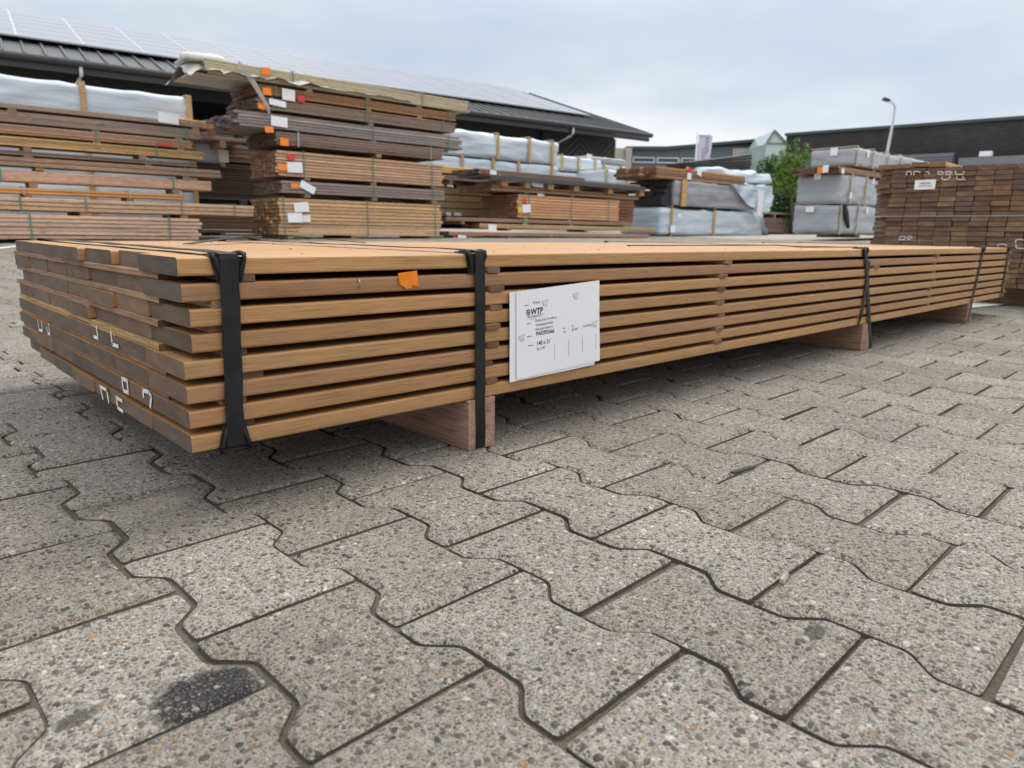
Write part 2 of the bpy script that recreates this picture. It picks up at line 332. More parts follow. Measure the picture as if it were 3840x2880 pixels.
def paving(name, test, fine):
    base = inset(OUT, .0012)
    if fine: base = rnd_poly(base)
    mid_ = inset(base, .0012); top = inset(base, .0070 if fine else .003)
    vs, fs, tint, mi_ = [], [], [], []
    n = len(base); rr = random.Random(3)
    for i in range(-60, 140):
        for j in range(-30, 80):
            lx = .2605 + i * PWX; ly = -.5425 + j * PLY + (PLY / 2 if i % 2 else 0)
            x0 = math.cos(PROT) * (lx - .26) - math.sin(PROT) * (ly + .44) + .26; y0 = math.sin(PROT) * (lx - .26) + math.cos(PROT) * (ly + .44) - .44
            if not test(x0, y0): continue
            o = len(vs); z0 = g(x0, y0); dz = rr.uniform(-.0010, .0010); tx, ty = rr.uniform(-.005, .005), rr.uniform(-.005, .005); ro = PROT + rr.uniform(-.012, .012); jx, jy = rr.uniform(-.0012, .0012), rr.uniform(-.0012, .0012)
            zz = g(x0 + .5, y0) ; sx_ = (zz - z0) / .5; sy_ = (g(x0, y0 + .5) - z0) / .5
            cr, sr = math.cos(ro), math.sin(ro)
            for poly, z in ((base, -.014), (mid_, -.0035), (top, 0)):
                for px, py in poly:
                    X = cr * px - sr * py; Y = sr * px + cr * py
                    vs.append((x0 + X + jx, y0 + Y + jy, z0 + z + dz + X * (tx + sx_) + Y * (ty + sy_)))
            for k in range(2):
                for q in range(n): fs.append((o + k * n + q, o + k * n + (q + 1) % n, o + (k + 1) * n + (q + 1) % n, o + (k + 1) * n + q))
            fs.append(tuple(range(o + 2 * n, o + 3 * n)))
            mi_ += [1] * n + [0] * (n + 1)
            tint += [rr.random()] * (3 * n)
    me = bpy.data.meshes.new(name); me.from_pydata(vs, [], fs); me.materials.append(MATS['paver_concrete']); me.materials.append(MATS['joint_sand']); me.polygons.foreach_set('material_index', mi_)
    at = me.attributes.new('tint', 'FLOAT', 'POINT'); at.data.foreach_set('value', tint)
    bm = bmesh.new(); bm.from_mesh(me); bmesh.ops.recalc_face_normals(bm, faces=bm.faces); bm.to_mesh(me); bm.free()
    return tag(link(name, me), None, kind='structure')
near = lambda x, y: -2.0 < x < 4.4 and -1.2 < y < 2.2
def vis(x, y, m=1.3):
    d = Vector((x, y, 0)) - CAM; z = d.dot(FXY); k = d.dot(Vector((RT.x, RT.y, 0)))
    return z > -.5 and abs(k) < z * .88 + m
paving('paved_yard', lambda x, y: near(x, y) and vis(x, y), True)
paving('paved_yard_beyond', lambda x, y: not near(x, y) and vis(x, y) and x < 15 and -3 < y < 12.5, False)
b = MB()
q = [PZ(3638, 1158, .0), PZ(3990, 1122, .0)]; dn = Vector((.22, .30, 0))
z4 = .005
b.add([(q[0].x, q[0].y, z4), (q[1].x, q[1].y, z4), (q[1].x + dn.x * .9, q[1].y + dn.y * .9, z4), (q[0].x + dn.x * .9, q[0].y + dn.y * .9, z4)], [(0, 1, 2, 3)])
q = [PZ(0, 938, .1), PZ(110, 934, .1)]
p0 = (q[0] + (q[0] - q[1]) * 2); p1 = q[1]
b.add([(p.x, p.y + dy, g(p.x, p.y + dy) + .005) for p, dy in ((p0, 0), (p1, 0), (p1, .12), (p0, .12))], [(0, 1, 2, 3)])
tag(b.obj('yard_markings', 'white_paint'), None, kind='structure')
# ------------------------------------------------------------------ the strapped pack in front
ZB = .0827; T = .021; GAP = (.228 - 8 * T) / 7; PITCH = T + GAP; LP = 3.7
pack = thing('timber_pack', 'low strapped pack of golden hardwood boards with a white label, lying nearest on the paving', 'timber pack', (0, 0, 0))
gold, red, brn = (.405, .226, .090), (.335, .178, .082), (.375, .203, .083)
rows = [gold, brn, red, gold, brn, gold, red, (.44, .245, .095)]        # bottom to top
bm_ = [board_mesh('board', LP, .1378 + k * .0006, T, .0032, ('sawn_wood', 'sealed_end_grain')) for k in range(3)]
rb = random.Random(11)
def brow(r): return ZB + r * PITCH
for r in range(8):
    y = 0
    for c in range(7):
        me = bm_[rb.randrange(3)]
        w = .1378 + bm_.index(me) * .0006
        x = rb.uniform(-.005, .008)
        if r <= 3: x = rb.uniform(-.0058, -.0040)
        if r == 0: x += [0, 0, .001, 0, .002, .004, .012][c]
        if r == 7: x += [-.006, .004, -.002, -.006, -.001, .004, .006][c]
        o = link('board', me, pack, (x, y + (rb.uniform(-.0008, .0008) if c == 0 else 0), brow(r) + rb.uniform(-.0004, .0004)), jit(rows[r] if c == 0 else gold, .06 if c == 0 else .15, rb), (0, 0, rb.uniform(-.0003, .0003)))
        y += w + rb.choice((.0002, .001, .002, .0035, .0055)) - .0006
# laths between the layers
lath_cols = [(.34, .17, .10), (.42, .24, .15), (.30, .14, .08), (.46, .30, .20), (.38, .20, .11)]
lm = board_mesh('spacer_lath', 1.0, .024, GAP - .0004, .0008, ('rough_wood', 'end_grain'), seg=1)
lm2 = board_mesh('spacer_lath', .985, .030, GAP - .0004, .0008, ('rough_wood', 'end_grain'), seg=1)
def lath(r, x, y0, skew=0, col=None, me=lm, sc=1):
    o = link('spacer_lath', me, pack, (x, y0, brow(r) + T + .0002), col or rb.choice(lath_cols), (0, 0, math.pi / 2 + skew)); o.scale = (sc, 1, 1)
for r in range(7):
    top_i = 6 - r
    # the laths that show along the end face
    xo = [-.004, -.005, -.002, -.007, -.004, -.001, -.003][r]
    if r > 0: lath(r, .0312 + xo * .4, .085 + [0, -.005, .0, .012, .012, .004, -.002][r], R_([-.1, .05, .1, -.15, .05, .0, .12][r]), [(.30, .18, .10), (.27, .155, .088), (.30, .175, .095), (.42, .28, .115), (.29, .165, .095), (.33, .205, .115), (.30, .17, .098)][r], lm2, .915)
    lath(r, [.062, .054, .078, .058, .046, .050, .072][r] + .012, rb.uniform(.0, .006), R_(rb.uniform(-2, 2)), [(.20, .10, .06), (.50, .30, .17), (.30, .15, .09), (.26, .14, .09), (.42, .16, .08), (.52, .42, .30), (.40, .22, .13)][r], lm2, .3)
    lath(r, [.482, .472, .476, .478, .482, .486, .480][r] + rb.uniform(-.004, .006), -.003 + rb.uniform(-.003, .004), R_(rb.uniform(-1.5, 1.5)), None, lm2 if r % 2 else lm)
    lath(r, 1.178 + rb.uniform(-.014, .012), rb.uniform(-.006, .001), R_(rb.uniform(-2, 2)))
    lath(r, 2.63 + rb.uniform(-.03, .03), rb.uniform(-.006, .002), R_(rb.uniform(-2, 2)))
    lath(r, 3.205 + rb.uniform(-.01, .02), rb.uniform(.0, .004), R_(rb.uniform(-2, 2)))
    lath(r, 3.705 + rb.uniform(-.01, .004), rb.uniform(-.012, .0), R_(rb.uniform(-2, 2)))
lath(0, .155, .03, .02, (.3, .17, .1), lm2, .4)
lath(5, 2.075, -.006, .02, (.50, .30, .14)); lath(0, 1.985, .0, 0, (.36, .18, .1))
for r in (1, 3, 4): lath(r, 2.0 + .02 * (r % 2), .006, .01)
# bearers under it
for x0, w, c in ((.415, .056, (.36, .215, .16)), (2.003, .062, (.33, .20, .13)), (3.122, .06, (.30, .18, .11))):
    b = MB(); b.box(0, 1.0, 0, w, 0, ZB - .0006, 0, None, .0012)
    o = b.obj('bearer', 'rough_wood', pack, (x0 + w, -.004, .0004)); o.rotation_euler = (0, 0, math.pi / 2); o.color = (*c, 1)
# straps
def ribbon(pts, wdir, w, th=.0012):
    """a flat band along pts, width vector wdir"""
    b = MB(); pts = [Vector(p) for p in pts]; k = len(pts); vs = []
    for i, p in enumerate(pts):
        d = (pts[min(i + 1, k - 1)] - pts[max(i - 1, 0)]).normalized(); wv = wdir(i) if callable(wdir) else wdir
        nrm = d.cross(wv).normalized()
        for sgn in ((-.5, 0), (.5, 0), (.5, 1), (-.5, 1)): vs.append(p + wv * (w * sgn[0]) + nrm * (th * sgn[1]))
    fs = [(i * 4 + j, i * 4 + (j + 1) % 4, i * 4 + 4 + (j + 1) % 4, i * 4 + 4 + j) for i in range(k - 1) for j in range(4)] + [(3, 2, 1, 0), tuple(k * 4 - 4 + j for j in range(4))]
    b.add(vs, fs); return b
ZT = ZB + 7 * PITCH + T
def strap(xt, xb, w, zb, e=.0035, sagpts=None, ymid=None):
    f = lambda z: xt + (xb - xt) * (ZT - z) / (ZT - ZB)
    pts = [(f(zb), .5, zb - e), (f(zb), .02, zb - e), (f(zb), -.001, zb - e + .0003), (f(zb), -e, zb + .002)]
    for i in range(1, 9):
        z = zb + (ZT - zb) * i / 9; pts.append((f(z) + .0006 * math.sin(i * 2.1), -e - .0006 * abs(math.sin(i * 1.7)), z))
    pts += [(xt, -e, ZT - .003), (xt, -e + .0012, ZT + e - .001), (xt, .004, ZT + e)]
    for i in range(1, 12): y = .004 + .975 * i / 11; pts.append((xt + (ymid or 0) * math.sin(y * 3.1), y, ZT + e + .0015 * math.sin(i * 1.3) ** 2))
    pts += [(xt, .985, ZT + e - .001), (xt, .988, ZT - .01), (xt, .989, zb + .01), (xt, .989, zb - e), (xt, .5, zb - e)]
    return ribbon(pts, Vector((1, 0, 0)), w).obj('strap', 'strap_plastic', pack)
def protector(st, x, z, s, wt=.043, wb=.029, h=.030, dep=.03):
    """moulded corner piece: s=+1 on a top edge, -1 under a bottom edge"""
    b = MB(); e = .0016
    def fl(z_): return z + s * z_
    V = [(x - wt / 2, -e, fl(0)), (x + wt / 2, -e, fl(0)), (x + wb / 2, -e, fl(-h)), (x - wb / 2, -e, fl(-h))]
    V2 = [(p[0], -e - .0016, p[2]) for p in V]
    b.add(V + V2, [(0, 1, 2, 3), (4, 7, 6, 5), (0, 4, 5, 1), (1, 5, 6, 2), (2, 6, 7, 3), (3, 7, 4, 0)])
    V = [(x - wt / 2, -e, fl(.0012)), (x + wt / 2, -e, fl(.0012)), (x + wb / 2 + .002, dep, fl(.0012)), (x - wb / 2 - .002, dep, fl(.0012))]
    V2 = [(p[0], p[1] - (.0016 if i < 2 else 0), p[2] + s * .0018) for i, p in enumerate(V)]
    b.add(V + V2, [(0, 1, 2, 3), (4, 7, 6, 5), (0, 4, 5, 1), (1, 5, 6, 2), (2, 6, 7, 3), (3, 7, 4, 0)])
    for sg in (-1, 1):                                                    # raised guide ribs either side of the strap
        b.tube([(x + sg * (wb / 2 - .002), dep * .8, fl(.003)), (x + sg * (wb / 2 + .001), .004, fl(.0048)), (x + sg * (wb / 2 + .0035), -.003, fl(.0035)), (x + sg * (wb / 2 + .0025), -.0055, fl(-.004)), (x + sg * (wb / 2 - .001), -.0042, fl(-.014)), (x + sg * (wb / 2 - .003), -.0035, fl(-h * .95))], [.0015, .0026, .003, .0028, .002, .0012], 8)
    return b.obj('corner_protector', 'strap_plastic', st)
s1 = strap(.0525, .0455, .0218, ZB, .0045, None, .004); protector(s1, .0525, ZT, 1); protector(s1, .046, ZB, -1, .040, .027, .028)
s2 = strap(.436, .4385, .0195, .002, .0055, None, -.006); protector(s2, .430, ZT, 1, .040, .028, .03)
s3 = strap(1.952, 2.05, .021, .002, .005, None, -.01); protector(s3, 1.952, ZT, 1, .036, .028, .022)
s4 = strap(3.229, 3.165, .019, .003, .005); protector(s4, 3.229, ZT, 1, .034, .026, .02)
s5 = strap(3.648, 3.640, .019, ZB, .005); protector(s5, 3.648, ZT, 1, .034, .026, .02)
b = ribbon([(1.99, -.0042, ZT - .035), (1.985, -.0045, ZB + .12), (1.98, -.004, ZB + .03), (1.972, .001, ZB - .0)], Vector((1, 0, 0)), .014); b.obj('strap_tail', 'strap_plastic', pack)
b = MB(); b.tube([(1.95, .02, ZT + .006), (1.80, .12, ZT + .004), (1.72, .16, ZT + .009), (1.5, .3, ZT + .005), (1.3, .38, ZT + .003)], .0016, 6); b.obj('strap_tail', 'strap_plastic', pack)
b = ribbon([(.36, .95, ZT + .002), (.43, .86, ZT + .012), (.5, .78, ZT + .018), (.57, .70, ZT + .010), (.64, .64, ZT + .003)], Vector((.6, .8, 0)), .02); b.obj('strap_tail', 'strap_plastic', pack)
b = ribbon([(.20, .55, ZT + .003), (.28, .62, ZT + .010), (.37, .72, ZT + .015), (.45, .80, ZT + .006)], Vector((.75, -.66, 0)), .018); b.obj('strap_tail', 'strap_plastic', pack)
# label sheets
def sheet(name, corners, mat, parent, push=.0, nx=14, ny=9, amp=.0010, seed=0, th=.0005):
    tl, tr, br_, bl = [Vector(c) for c in corners]; vs = []; fs = []
    for j in range(ny + 1):
        for i in range(nx + 1):
            u, v = i / nx, j / ny
            p = (tl * (1 - u) + tr * u) * (1 - v) + (bl * (1 - u) + br_ * u) * v
            d = amp * noise.noise(Vector((u * 2.3 + seed, v * 2.1, seed * 1.7))) - push
            vs.append(Vector((p.x, p.y + d, p.z)))
    k = len(vs); vs += [p + Vector((0, th, 0)) for p in vs]
    for j in range(ny):
        for i in range(nx):
            a = j * (nx + 1) + i; q = (a, a + 1, a + nx + 2, a + nx + 1); fs.append(q); fs.append(tuple(k + z for z in q[::-1]))
    edge = list(range(nx + 1)) + [(j + 1) * (nx + 1) + nx for j in range(ny)] + [ny * (nx + 1) + nx - 1 - i for i in range(nx)] + [(ny - 1 - j) * (nx + 1) for j in range(ny - 1)]
    for i in range(len(edge)): a, c = edge[i], edge[(i + 1) % len(edge)]; fs.append((a, c, c + k, a + k))
    b = MB(); b.add(vs, fs[:2 * nx * ny], 0, True); b.add([], []); o_ = len(b.f); b.f += [tuple(f) for f in fs[2 * nx * ny:]]; b.m += [0] * (len(b.f) - o_); b.sm += [False] * (len(b.f) - o_)
    o = b.obj(name, mat, parent); e_ = set(frozenset(x) for f in fs[2 * nx * ny:] for x in zip(f, f[1:] + f[:1]))
    for ed in o.data.edges:
        if frozenset(ed.vertices) in e_: ed.use_edge_sharp = True
    return o
LTL, LTR, LBR, LBL = Vector((.5115, -.0075, .2505)), Vector((.7180, -.0075, .2614)), Vector((.7292, -.0075, .1135)), Vector((.5165, -.0065, .1045))
sheet('label_sheet', [LTL + Vector((-.013, .0015, -.001)), LTR + Vector((-.004, .002, -.004)), LBR + Vector((-.012, .002, -.007)), LBL + Vector((-.0135, .0015, -.003))], 'paper', pack, 0, seed=5)
lab = sheet('label_sheet', [LTL, LTR, LBR, LBL], 'paper', pack, .0005, seed=2)
tag(lab, 'front sheet of the white paper label printed with black text')
DG = None
def text_mesh(items, map_, name, mat, parent, th=.00025):
    """items: (string, s, t, height, bold, condense) in sheet fractions"""
    b = MB()
    for (txt, s, tt, h, bold, cond) in items:
        cu = bpy.data.curves.new('t', 'FONT'); cu.body = txt; cu.size = 1; cu.offset = bold
        o = bpy.data.objects.new('t', cu); COL.objects.link(o); bpy.context.view_layer.update()
        me = bpy.data.meshes.new_from_object(o.evaluated_get(bpy.context.evaluated_depsgraph_get()))
        vs = [map_(s + v.co.x * h * cond, tt - v.co.y * h) for v in me.vertices]
        b.add(vs, [tuple(p.vertices) for p in me.polygons])
        bpy.data.objects.remove(o); bpy.data.curves.remove(cu); bpy.data.meshes.remove(me)
    return b.obj(name, mat, parent)
def lmap(s, t_):
    # s across 0..1, t_ in units of sheet height from the top
    p = (LTL * (1 - s) + LTR * s) * (1 - t_) + (LBL * (1 - s) + LBR * s) * t_
    d = .0010 * noise.noise(Vector((s * 2.3 + 2, t_ * 2.1, 2 * 1.7)))
    return Vector((p.x, -.0075 + d - .0005 - .0004 + (.001 * t_ * (1 - s)), p.z))
asp = .146 / .2095
def TX(txt, s, t_, h, bold=0.0, width=None): # width = wanted width in s per em guess
    return (txt, (s - .06) / .94, t_, h, bold, asp * .92)
text_mesh([TX('WTP', .205, .285, .098, .028), TX('PAK092666', .258, .535, .068, .012), TX('140 x 21', .265, .648, .068, .012)], lmap, 'printed_text', 'ink', lab)
text_mesh([TX('25-06-26', .225, .165, .036), TX('Djindja Udu 21x140mm', .25, .372, .040), TX('Vierzijdig geschaafd', .252, .422, .040), TX('Niet gecertificeerd', .254, .472, .040), TX('56 / 370', .265, .705, .044), TX('56', .655, .512, .036), TX('207.200', .655, .556, .036), TX('M1/STAND', .795, .540, .036)], lmap, 'printed_text', 'ink', lab)
text_mesh([TX('Datum', .142, .175, .024, .01), TX('Artikel', .163, .385, .024, .01), TX('Pakketnr.', .165, .535, .024, .01), TX('Kopmaat', .175, .640, .024, .01), TX('Stuks', .552, .515, .022, .01), TX('Aantal', .556, .556, .022, .01), TX('WORLD TIMBER PRODUCTS', .168, .318, .021, .008), TX('for sustainable future', .195, .338, .013)], lmap, 'printed_text', 'ink', lab)
b = MB()
def lquad(s0, s1, t0, t1): b.add([lmap(s0, t0), lmap(s1, t0), lmap(s1, t1), lmap(s0, t1)], [(0, 1, 2, 3)])
for s_, t0, t1 in ((.425, .665, .865), (.595, .665, .845), (.77, .655, .84), (.945, .65, .84)): lquad(s_, s_ + .0028, t0, t1)
lquad(.112, .31, .294, .2965)
k = 14                                                                    # the ring emblem beside the letters
for i in range(k):
    a0, a1 = 6.2832 * i / k, 6.2832 * (i + 1) / k
    P = lambda a, r: lmap(.127 + .021 * r * math.cos(a), .252 + .036 * r * math.sin(a))
    b.add([P(a0, 1), P(a1, 1), P(a1, .66), P(a0, .66)], [(0, 1, 2, 3)])
lquad(.112, .142, .249, .256); b.add([lmap(.118, .232), lmap(.123, .230), lmap(.138, .272), lmap(.133, .274)], [(0, 1, 2, 3)])
b.obj('printed_lines', 'ink', lab)
for (s_, t_) in ((.02, .50), (.28, .145), (.655, .115), (.90, .495)):        # clear hooked fixing pins pressed through the sheet
    b = MB(); p = [lmap(s_, t_), lmap(s_ + .07, t_ - .01), lmap(s_ + .045, t_ + .02), lmap(s_ + .055, t_ + .06), lmap(s_ + .02, t_ + .055)]
    b.add([x - Vector((0, .0006, 0)) for x in p], [(0, 1, 2, 3, 4)]); b.tube([x - Vector((0, .001, 0)) for x in p + p[:1]], .0003, 5); b.obj('fixing_pin', 'clear_film', lab)
# orange tag and staple
Z2 = brow(6)
b = MB(); p = [(.2862, .2855), (.3175, .2885), (.3205, .2700), (.3235, .2668), (.3175, .2660), (.3135, .2672), (.3085, .2640), (.3020, .2632), (.2985, .2655), (.2945, .2672), (.2905, .2700)]
vs = [(x, -.0022 - .004 * max(0, z - .279) / .01 - .002 * (x > .32), z) for x, z in p]; k = len(vs)
b.add(vs + [(x, y + .0006, z) for x, y, z in vs], [tuple(range(k)), tuple(range(2 * k - 1, k - 1, -1))] + [(i, (i + 1) % k, k + (i + 1) % k, k + i) for i in range(k)])
tag(b.obj('orange_tag', 'orange_card', pack), 'torn bright orange tag stapled to the second board from the top')
b = MB(); b.tube([(.2952, -.006, .2672), (.2965, -.007, .2690), (.2985, -.004, .2692)], .0006, 6); b.obj('staple', 'steel', pack)
b = MB(); b.tube([(.2242, -.001, .2790), (.2246, -.0045, .2778), (.2250, -.005, .2740), (.2247, -.0045, .2695), (.2240, -.001, .2682)], .0008, 6); b.obj('staple', 'steel', pack)
# stencilled white marks on the board ends
def c8(x, y): return PX(x * .3165, 870 + y * .3165, -.0062)
def c9(x, y): return PX(x * .4069, 1200 + y * .4069, -.0062)
def marks(strokes, parent, name='paint_mark', mat='white_paint', nrm=Vector((-1, 0, 0)), th=.0008):
    for pts, w in strokes:
        b = MB()
        for p, q in zip(pts, pts[1:]):
            d = (q - p).normalized(); sd_ = d.cross(nrm).normalized() * w / 2; e = d * w * .35
            V = [p - e + sd_, q + e + sd_, q + e - sd_, p - e - sd_]; b.add(V, [(0, 1, 2, 3)])
        b.obj(name, mat, parent)
sw = .0054
marks([([c8(447, 1048), c8(462, 1158), c8(503, 1172), c8(492, 1062)], sw), ([c8(575, 1100), c8(590, 1212), c8(563, 1196), c8(554, 1135)], sw),
       ([c8(1140, 1125), c8(1160, 1260), c8(1112, 1238)], sw), ([c8(1312, 1188), c8(1330, 1332), c8(1398, 1355)], sw),
       ([c9(1122, 540), c9(1170, 556), c9(1181, 672), c9(1138, 650), c9(1122, 540)], sw), ([c9(1322, 705), c9(1316, 648), c9(1368, 664), c9(1393, 706), c9(1384, 800)], sw),
       ([c9(922, 614), c9(948, 726)], sw), ([c9(925, 614), c9(983, 646), c9(1001, 756)], sw), ([c9(1122, 745), c9(1070, 712), c9(1084, 808), c9(1130, 842)], sw)], pack)
marks([([c8(835, 178), c8(838, 262)], .0012), ([c8(872, 150), c8(866, 200), c8(884, 268)], .0012), ([c8(895, 160), c8(908, 270)], .0012)], pack, 'chalk_mark')
# wood crumbs on the lid
b = MB()
for i in range(38):
    x, y = rb.uniform(.1, 2.2), rb.uniform(.02, .9); s_ = rb.uniform(.0005, .0018); b.box(x, x + s_ * rb.uniform(1, 4), y, y + s_, ZT - .0003, ZT + s_ * .6)
tag(b.obj('wood_crumbs', 'bark', pack), None, kind='stuff')
# ------------------------------------------------------------------ packs of boards behind
def dim(lt, rt, lb, rb_, Y):
    A, B, C, D = PL(*lt, Y), PL(*rt, Y), PL(*lb, Y), PL(*rb_, Y)
    x0 = (A + C) / 2; x1 = (B + D) / 2
    return x0, x1, (A.z + B.z) / 2, (C.z + D.z) / 2
def paper(parent, M, x, z, w, h, mat='paper', tilt=0, y=-.012):
    b = MB(); b.box(-w / 2, w / 2, -.0015, .0015, -h / 2, h / 2)
    o = b.obj('label_sheet' if mat == 'paper' else 'card_tag', mat, parent, (x, y, z)); o.rotation_euler = (random.uniform(-.12, .02), tilt, random.uniform(-.1, .1)); return o
def bpack(label, lt, rt, lb, rb_, Y, depth, rows, cols, color, straps=(), tags=(), bearers=(), bow=0, group=None, name='board_pack', cat='board pack', mats=('rough_wood', 'end_grain'), var=.2, strap_mat='teal_strap', bh=.06, gap=.12, seed=None, stag=.03, ztb=None, endcol=None):
    x0, x1, zt, zb = dim(lt, rt, lb, rb_, Y)
    if ztb: zt, zb = ztb
    r = random.Random(seed if seed is not None else hash(label) % 9999 if False else sum(map(ord, label)))
    Lx = (x1 - x0).length * (1 if x1.x > x0.x else -1); H = zt - zb
    th = thing(name, label, cat, (x0.x, x0.y, zb), -ANG, group)
    T_ = H / rows; Wd = depth / cols
    bend = (lambda x: bow * math.sin(math.pi * x / Lx) + bow * .5 * math.sin(2.3 * math.pi * x / Lx + 1)) if bow else None
    if bend: b0 = bend(0); b1_ = bend; bend = lambda x: b1_(x) - b0
    me = [board_mesh('board', Lx - q * .02, Wd * .96, T_ * (1 - gap), min(T_, Wd) * .08, mats, 10 if bow else 1, bend, 1) for q in range(2)]
    for i in range(rows):
        for j in range(cols):
            col = color[i % len(color)] if isinstance(color, list) else color
            link('board', r.choice(me), th, (r.uniform(-stag, stag * .4), j * Wd + (r.uniform(-.006, .006) if j == 0 else 0), i * T_), jit(col, var, r), (0, 0, r.uniform(-.002, .002)))
    def xof(u): 
        p = PL(u, (lt[1] + lb[1]) / 2, Y); return ((p - x0).xy).length * (1 if p.x > x0.x else -1)
    for u in straps:
        u, w = u if isinstance(u, tuple) else (u, .014)
        x = xof(u); dz = bend(x) if bend else 0; b = MB(); e = .012
        b.box(x, x + w, -e, -e + .004, -e + dz, H + e + dz); b.box(x, x + w, depth + e - .004, depth + e, -e + dz, H + e + dz); b.box(x, x + w, -e + .004, depth + e - .004, H + e - .004 + dz, H + e + dz); b.box(x, x + w, -e + .004, depth + e - .004, -e + dz, -e + .004 + dz)
        b.obj('strap', strap_mat, th)
    for tg in tags:
        u, v, w, h, mt = tg[:5]; p = PL(u, v, Y - .02); k = p - x0; sc = (p - CAM).dot(FW) / FPX
        paper(th, None, k.xy.length * (1 if k.x > 0 else -1), p.z - zb, w * sc * 1.08, h * sc * .9, mt, tg[5] if len(tg) > 5 else random.uniform(-.1, .1), -.022)
    for u in bearers:
        u, hb = u if isinstance(u, tuple) else (u, bh)
        x = xof(u); b = MB(); b.box(0, depth * .98, 0, .08, -hb, -.002, 0, None, .002); o = b.obj('bearer', 'rough_wood', th, (x + .08, .004, 0)); o.rotation_euler = (0, 0, math.pi / 2); o.color = (*jit((.30, .20, .13), .2, r), 1)
    return th, x0, Lx, H
k1 = lambda x, y: (x * .434, 200 + y * .434)
k2 = lambda x, y: (700 + x * .4973, 180 + y * .4973)
k3 = lambda x, y: (1600 + x * .434, 400 + y * .434)
k4 = lambda x, y: (2300 + x * .2939, 580 + y * .2939)
k5 = lambda x, y: (2900 + x * .2592, 500 + y * .2592)
pink, pale, brown, greyb, yel, darkb, orng = (.46, .27, .17), (.50, .33, .20), (.27, .165, .105), (.28, .215, .175), (.50, .33, .14), (.075, .052, .04), (.66, .36, .14)
GL, GC, GM, GR = 'loose bundles stacked on the left', 'tall stack of board packs', 'packs of timber under the roof edge', 'wrapped packs on the right'
YL = 8.7
LX = -900
def lb_(label, yl, yr, xe, rows, cols, depth, color, th_l=None, Y=YL, **kw):
    """left bundle: (top,bottom) crop rows at x=0 and at its right end xe"""
    sl = (yr[0] - yl[0]) / xe; sb = (yr[1] - yl[1]) / xe
    x_ = LX
    return bpack(label, k1(x_, yl[0] + sl * x_), k1(xe, yr[0]), k1(x_, yl[1] + sb * x_), k1(xe, yr[1]), Y, depth, rows, cols, color, group=GL, **kw)
u1 = lambda x: x * .434
lb_('single weathered brown beam on top of the left bundles', (455, 500), (535, 572), 1760, 1, 3, .32, greyb, bearers=[(u1(1650), .10), (u1(60), .08)], gap=.02)
lb_('two-layer weathered grey beams under the topmost single beam', (512, 612), (615, 692), 1735, 2, 3, .32, (.29, .215, .165), straps=[u1(1590)], bearers=[(u1(1500), .05), (u1(780), .05)], tags=[(u1(1455), 443, 66, 42, 'paper', .05)], gap=.02)
lb_('thin brown boards with ragged layers and teal straps, third from the top on the left', (622, 715), (708, 762), 1650, 4, 3, .32, (.42, .26, .17), straps=[u1(815), u1(1535)], bearers=[(u1(790), .10), (u1(1520), .09)], var=.25)
lb_('honey yellow boards stacked above dark gaps on the left', (732, 808), (803, 876), 1760, 4, 3, .32, yel, straps=[u1(1335)], bearers=[(u1(190), .10), (u1(1190), .07)], tags=[(u1(1420), 541, 50, 9, 'red_card', .0)])
lb_('thin dark brown boards sagging behind a teal strap', (852, 888), (900, 942), 1720, 2, 3, .32, (.20, .13, .095), straps=[u1(1245)], bearers=[(u1(1240), .05), (u1(200), .02)])
lb_('grey-brown planks whose end sticks out furthest beside the dark pack', (897, 985), (982, 1038), 1920, 2, 3, .32, (.44, .285, .19), straps=[u1(1590)], bearers=[(u1(1570), .06), (u1(300), .04)])
lb_('broad pinkish beam with a slanting sawn end', (1008, 1110), (1090, 1170), 1838, 1, 3, .32, (.55, .36, .26), straps=[u1(-5), u1(1485)], bearers=[(u1(240), .08), (u1(1480), .05)], gap=.02, var=.06)
lb_('slim orange-toned rails with pale straps', (1160, 1215), (1200, 1240), 1620, 2, 3, .32, orng, straps=[u1(195), u1(1110)], strap_mat='grey_strap', bearers=[(u1(200), .06), (u1(1090), .08)])
lb_('long pinkish boards reaching across to the tall stack', (1270, 1385), (1262, 1362), 2205, 3, 5, .8, (.62, .40, .25), gap=.16, straps=[u1(175), u1(740), u1(1565), u1(2020)], bearers=[(u1(690), .05), (u1(1560), .05)], bow=.012, Y=8.35)
lb_('thick bottom bundle of rounded pinkish planks on the left', (1395, 1612), (1400, 1590), 1745, 6, 5, .9, Y=8.3, color=(.70, .46, .33), gap=.2, straps=[u1(262), u1(1460)], bearers=[(u1(260), .05), (u1(1450), .06)])
# behind-left packs
bpack('dark brown pack of many thin boards between the left bundles and the tall stack', k1(1560, 945), k1(2600, 985), k1(1560, 1245), k1(2600, 1250), 10.2, 1.0, 12, 4, darkb, group=GL, var=.2)
bpack('brown low pack in the gap below the long pinkish boards', k1(1600, 1372), k1(2600, 1372), k1(1600, 1560), k1(2600, 1552), 9.9, 1.0, 6, 4, (.20, .12, .075), bearers=[(u1(1900), .06)], group=GL)
bpack('short orange-brown beams tied with a green strap', k1(1500, 560), k1(1892, 578), k1(1500, 640), k1(1892, 652), 9.75, .5, 1, 3, (.52, .27, .10), straps=[u1(1785)], group=GL, bearers=[(u1(1650), .1)])
bpack('thin grey planks jutting out behind the short orange beams', k1(1500, 690), k1(2150, 728), k1(1500, 730), k1(2150, 760), 9.8, .5, 1, 3, greyb, tags=[(u1(1830), 499, 28, 9, 'red_card', 0)], group=GL, bearers=[(u1(1900), .1)])
bpack('brown pack showing its rough board ends behind the tall stack', k1(1880, 800), k1(2700, 830), k1(1880, 950), k1(2700, 975), 10.3, .9, 4, 4, (.22, .14, .09), group=GL)
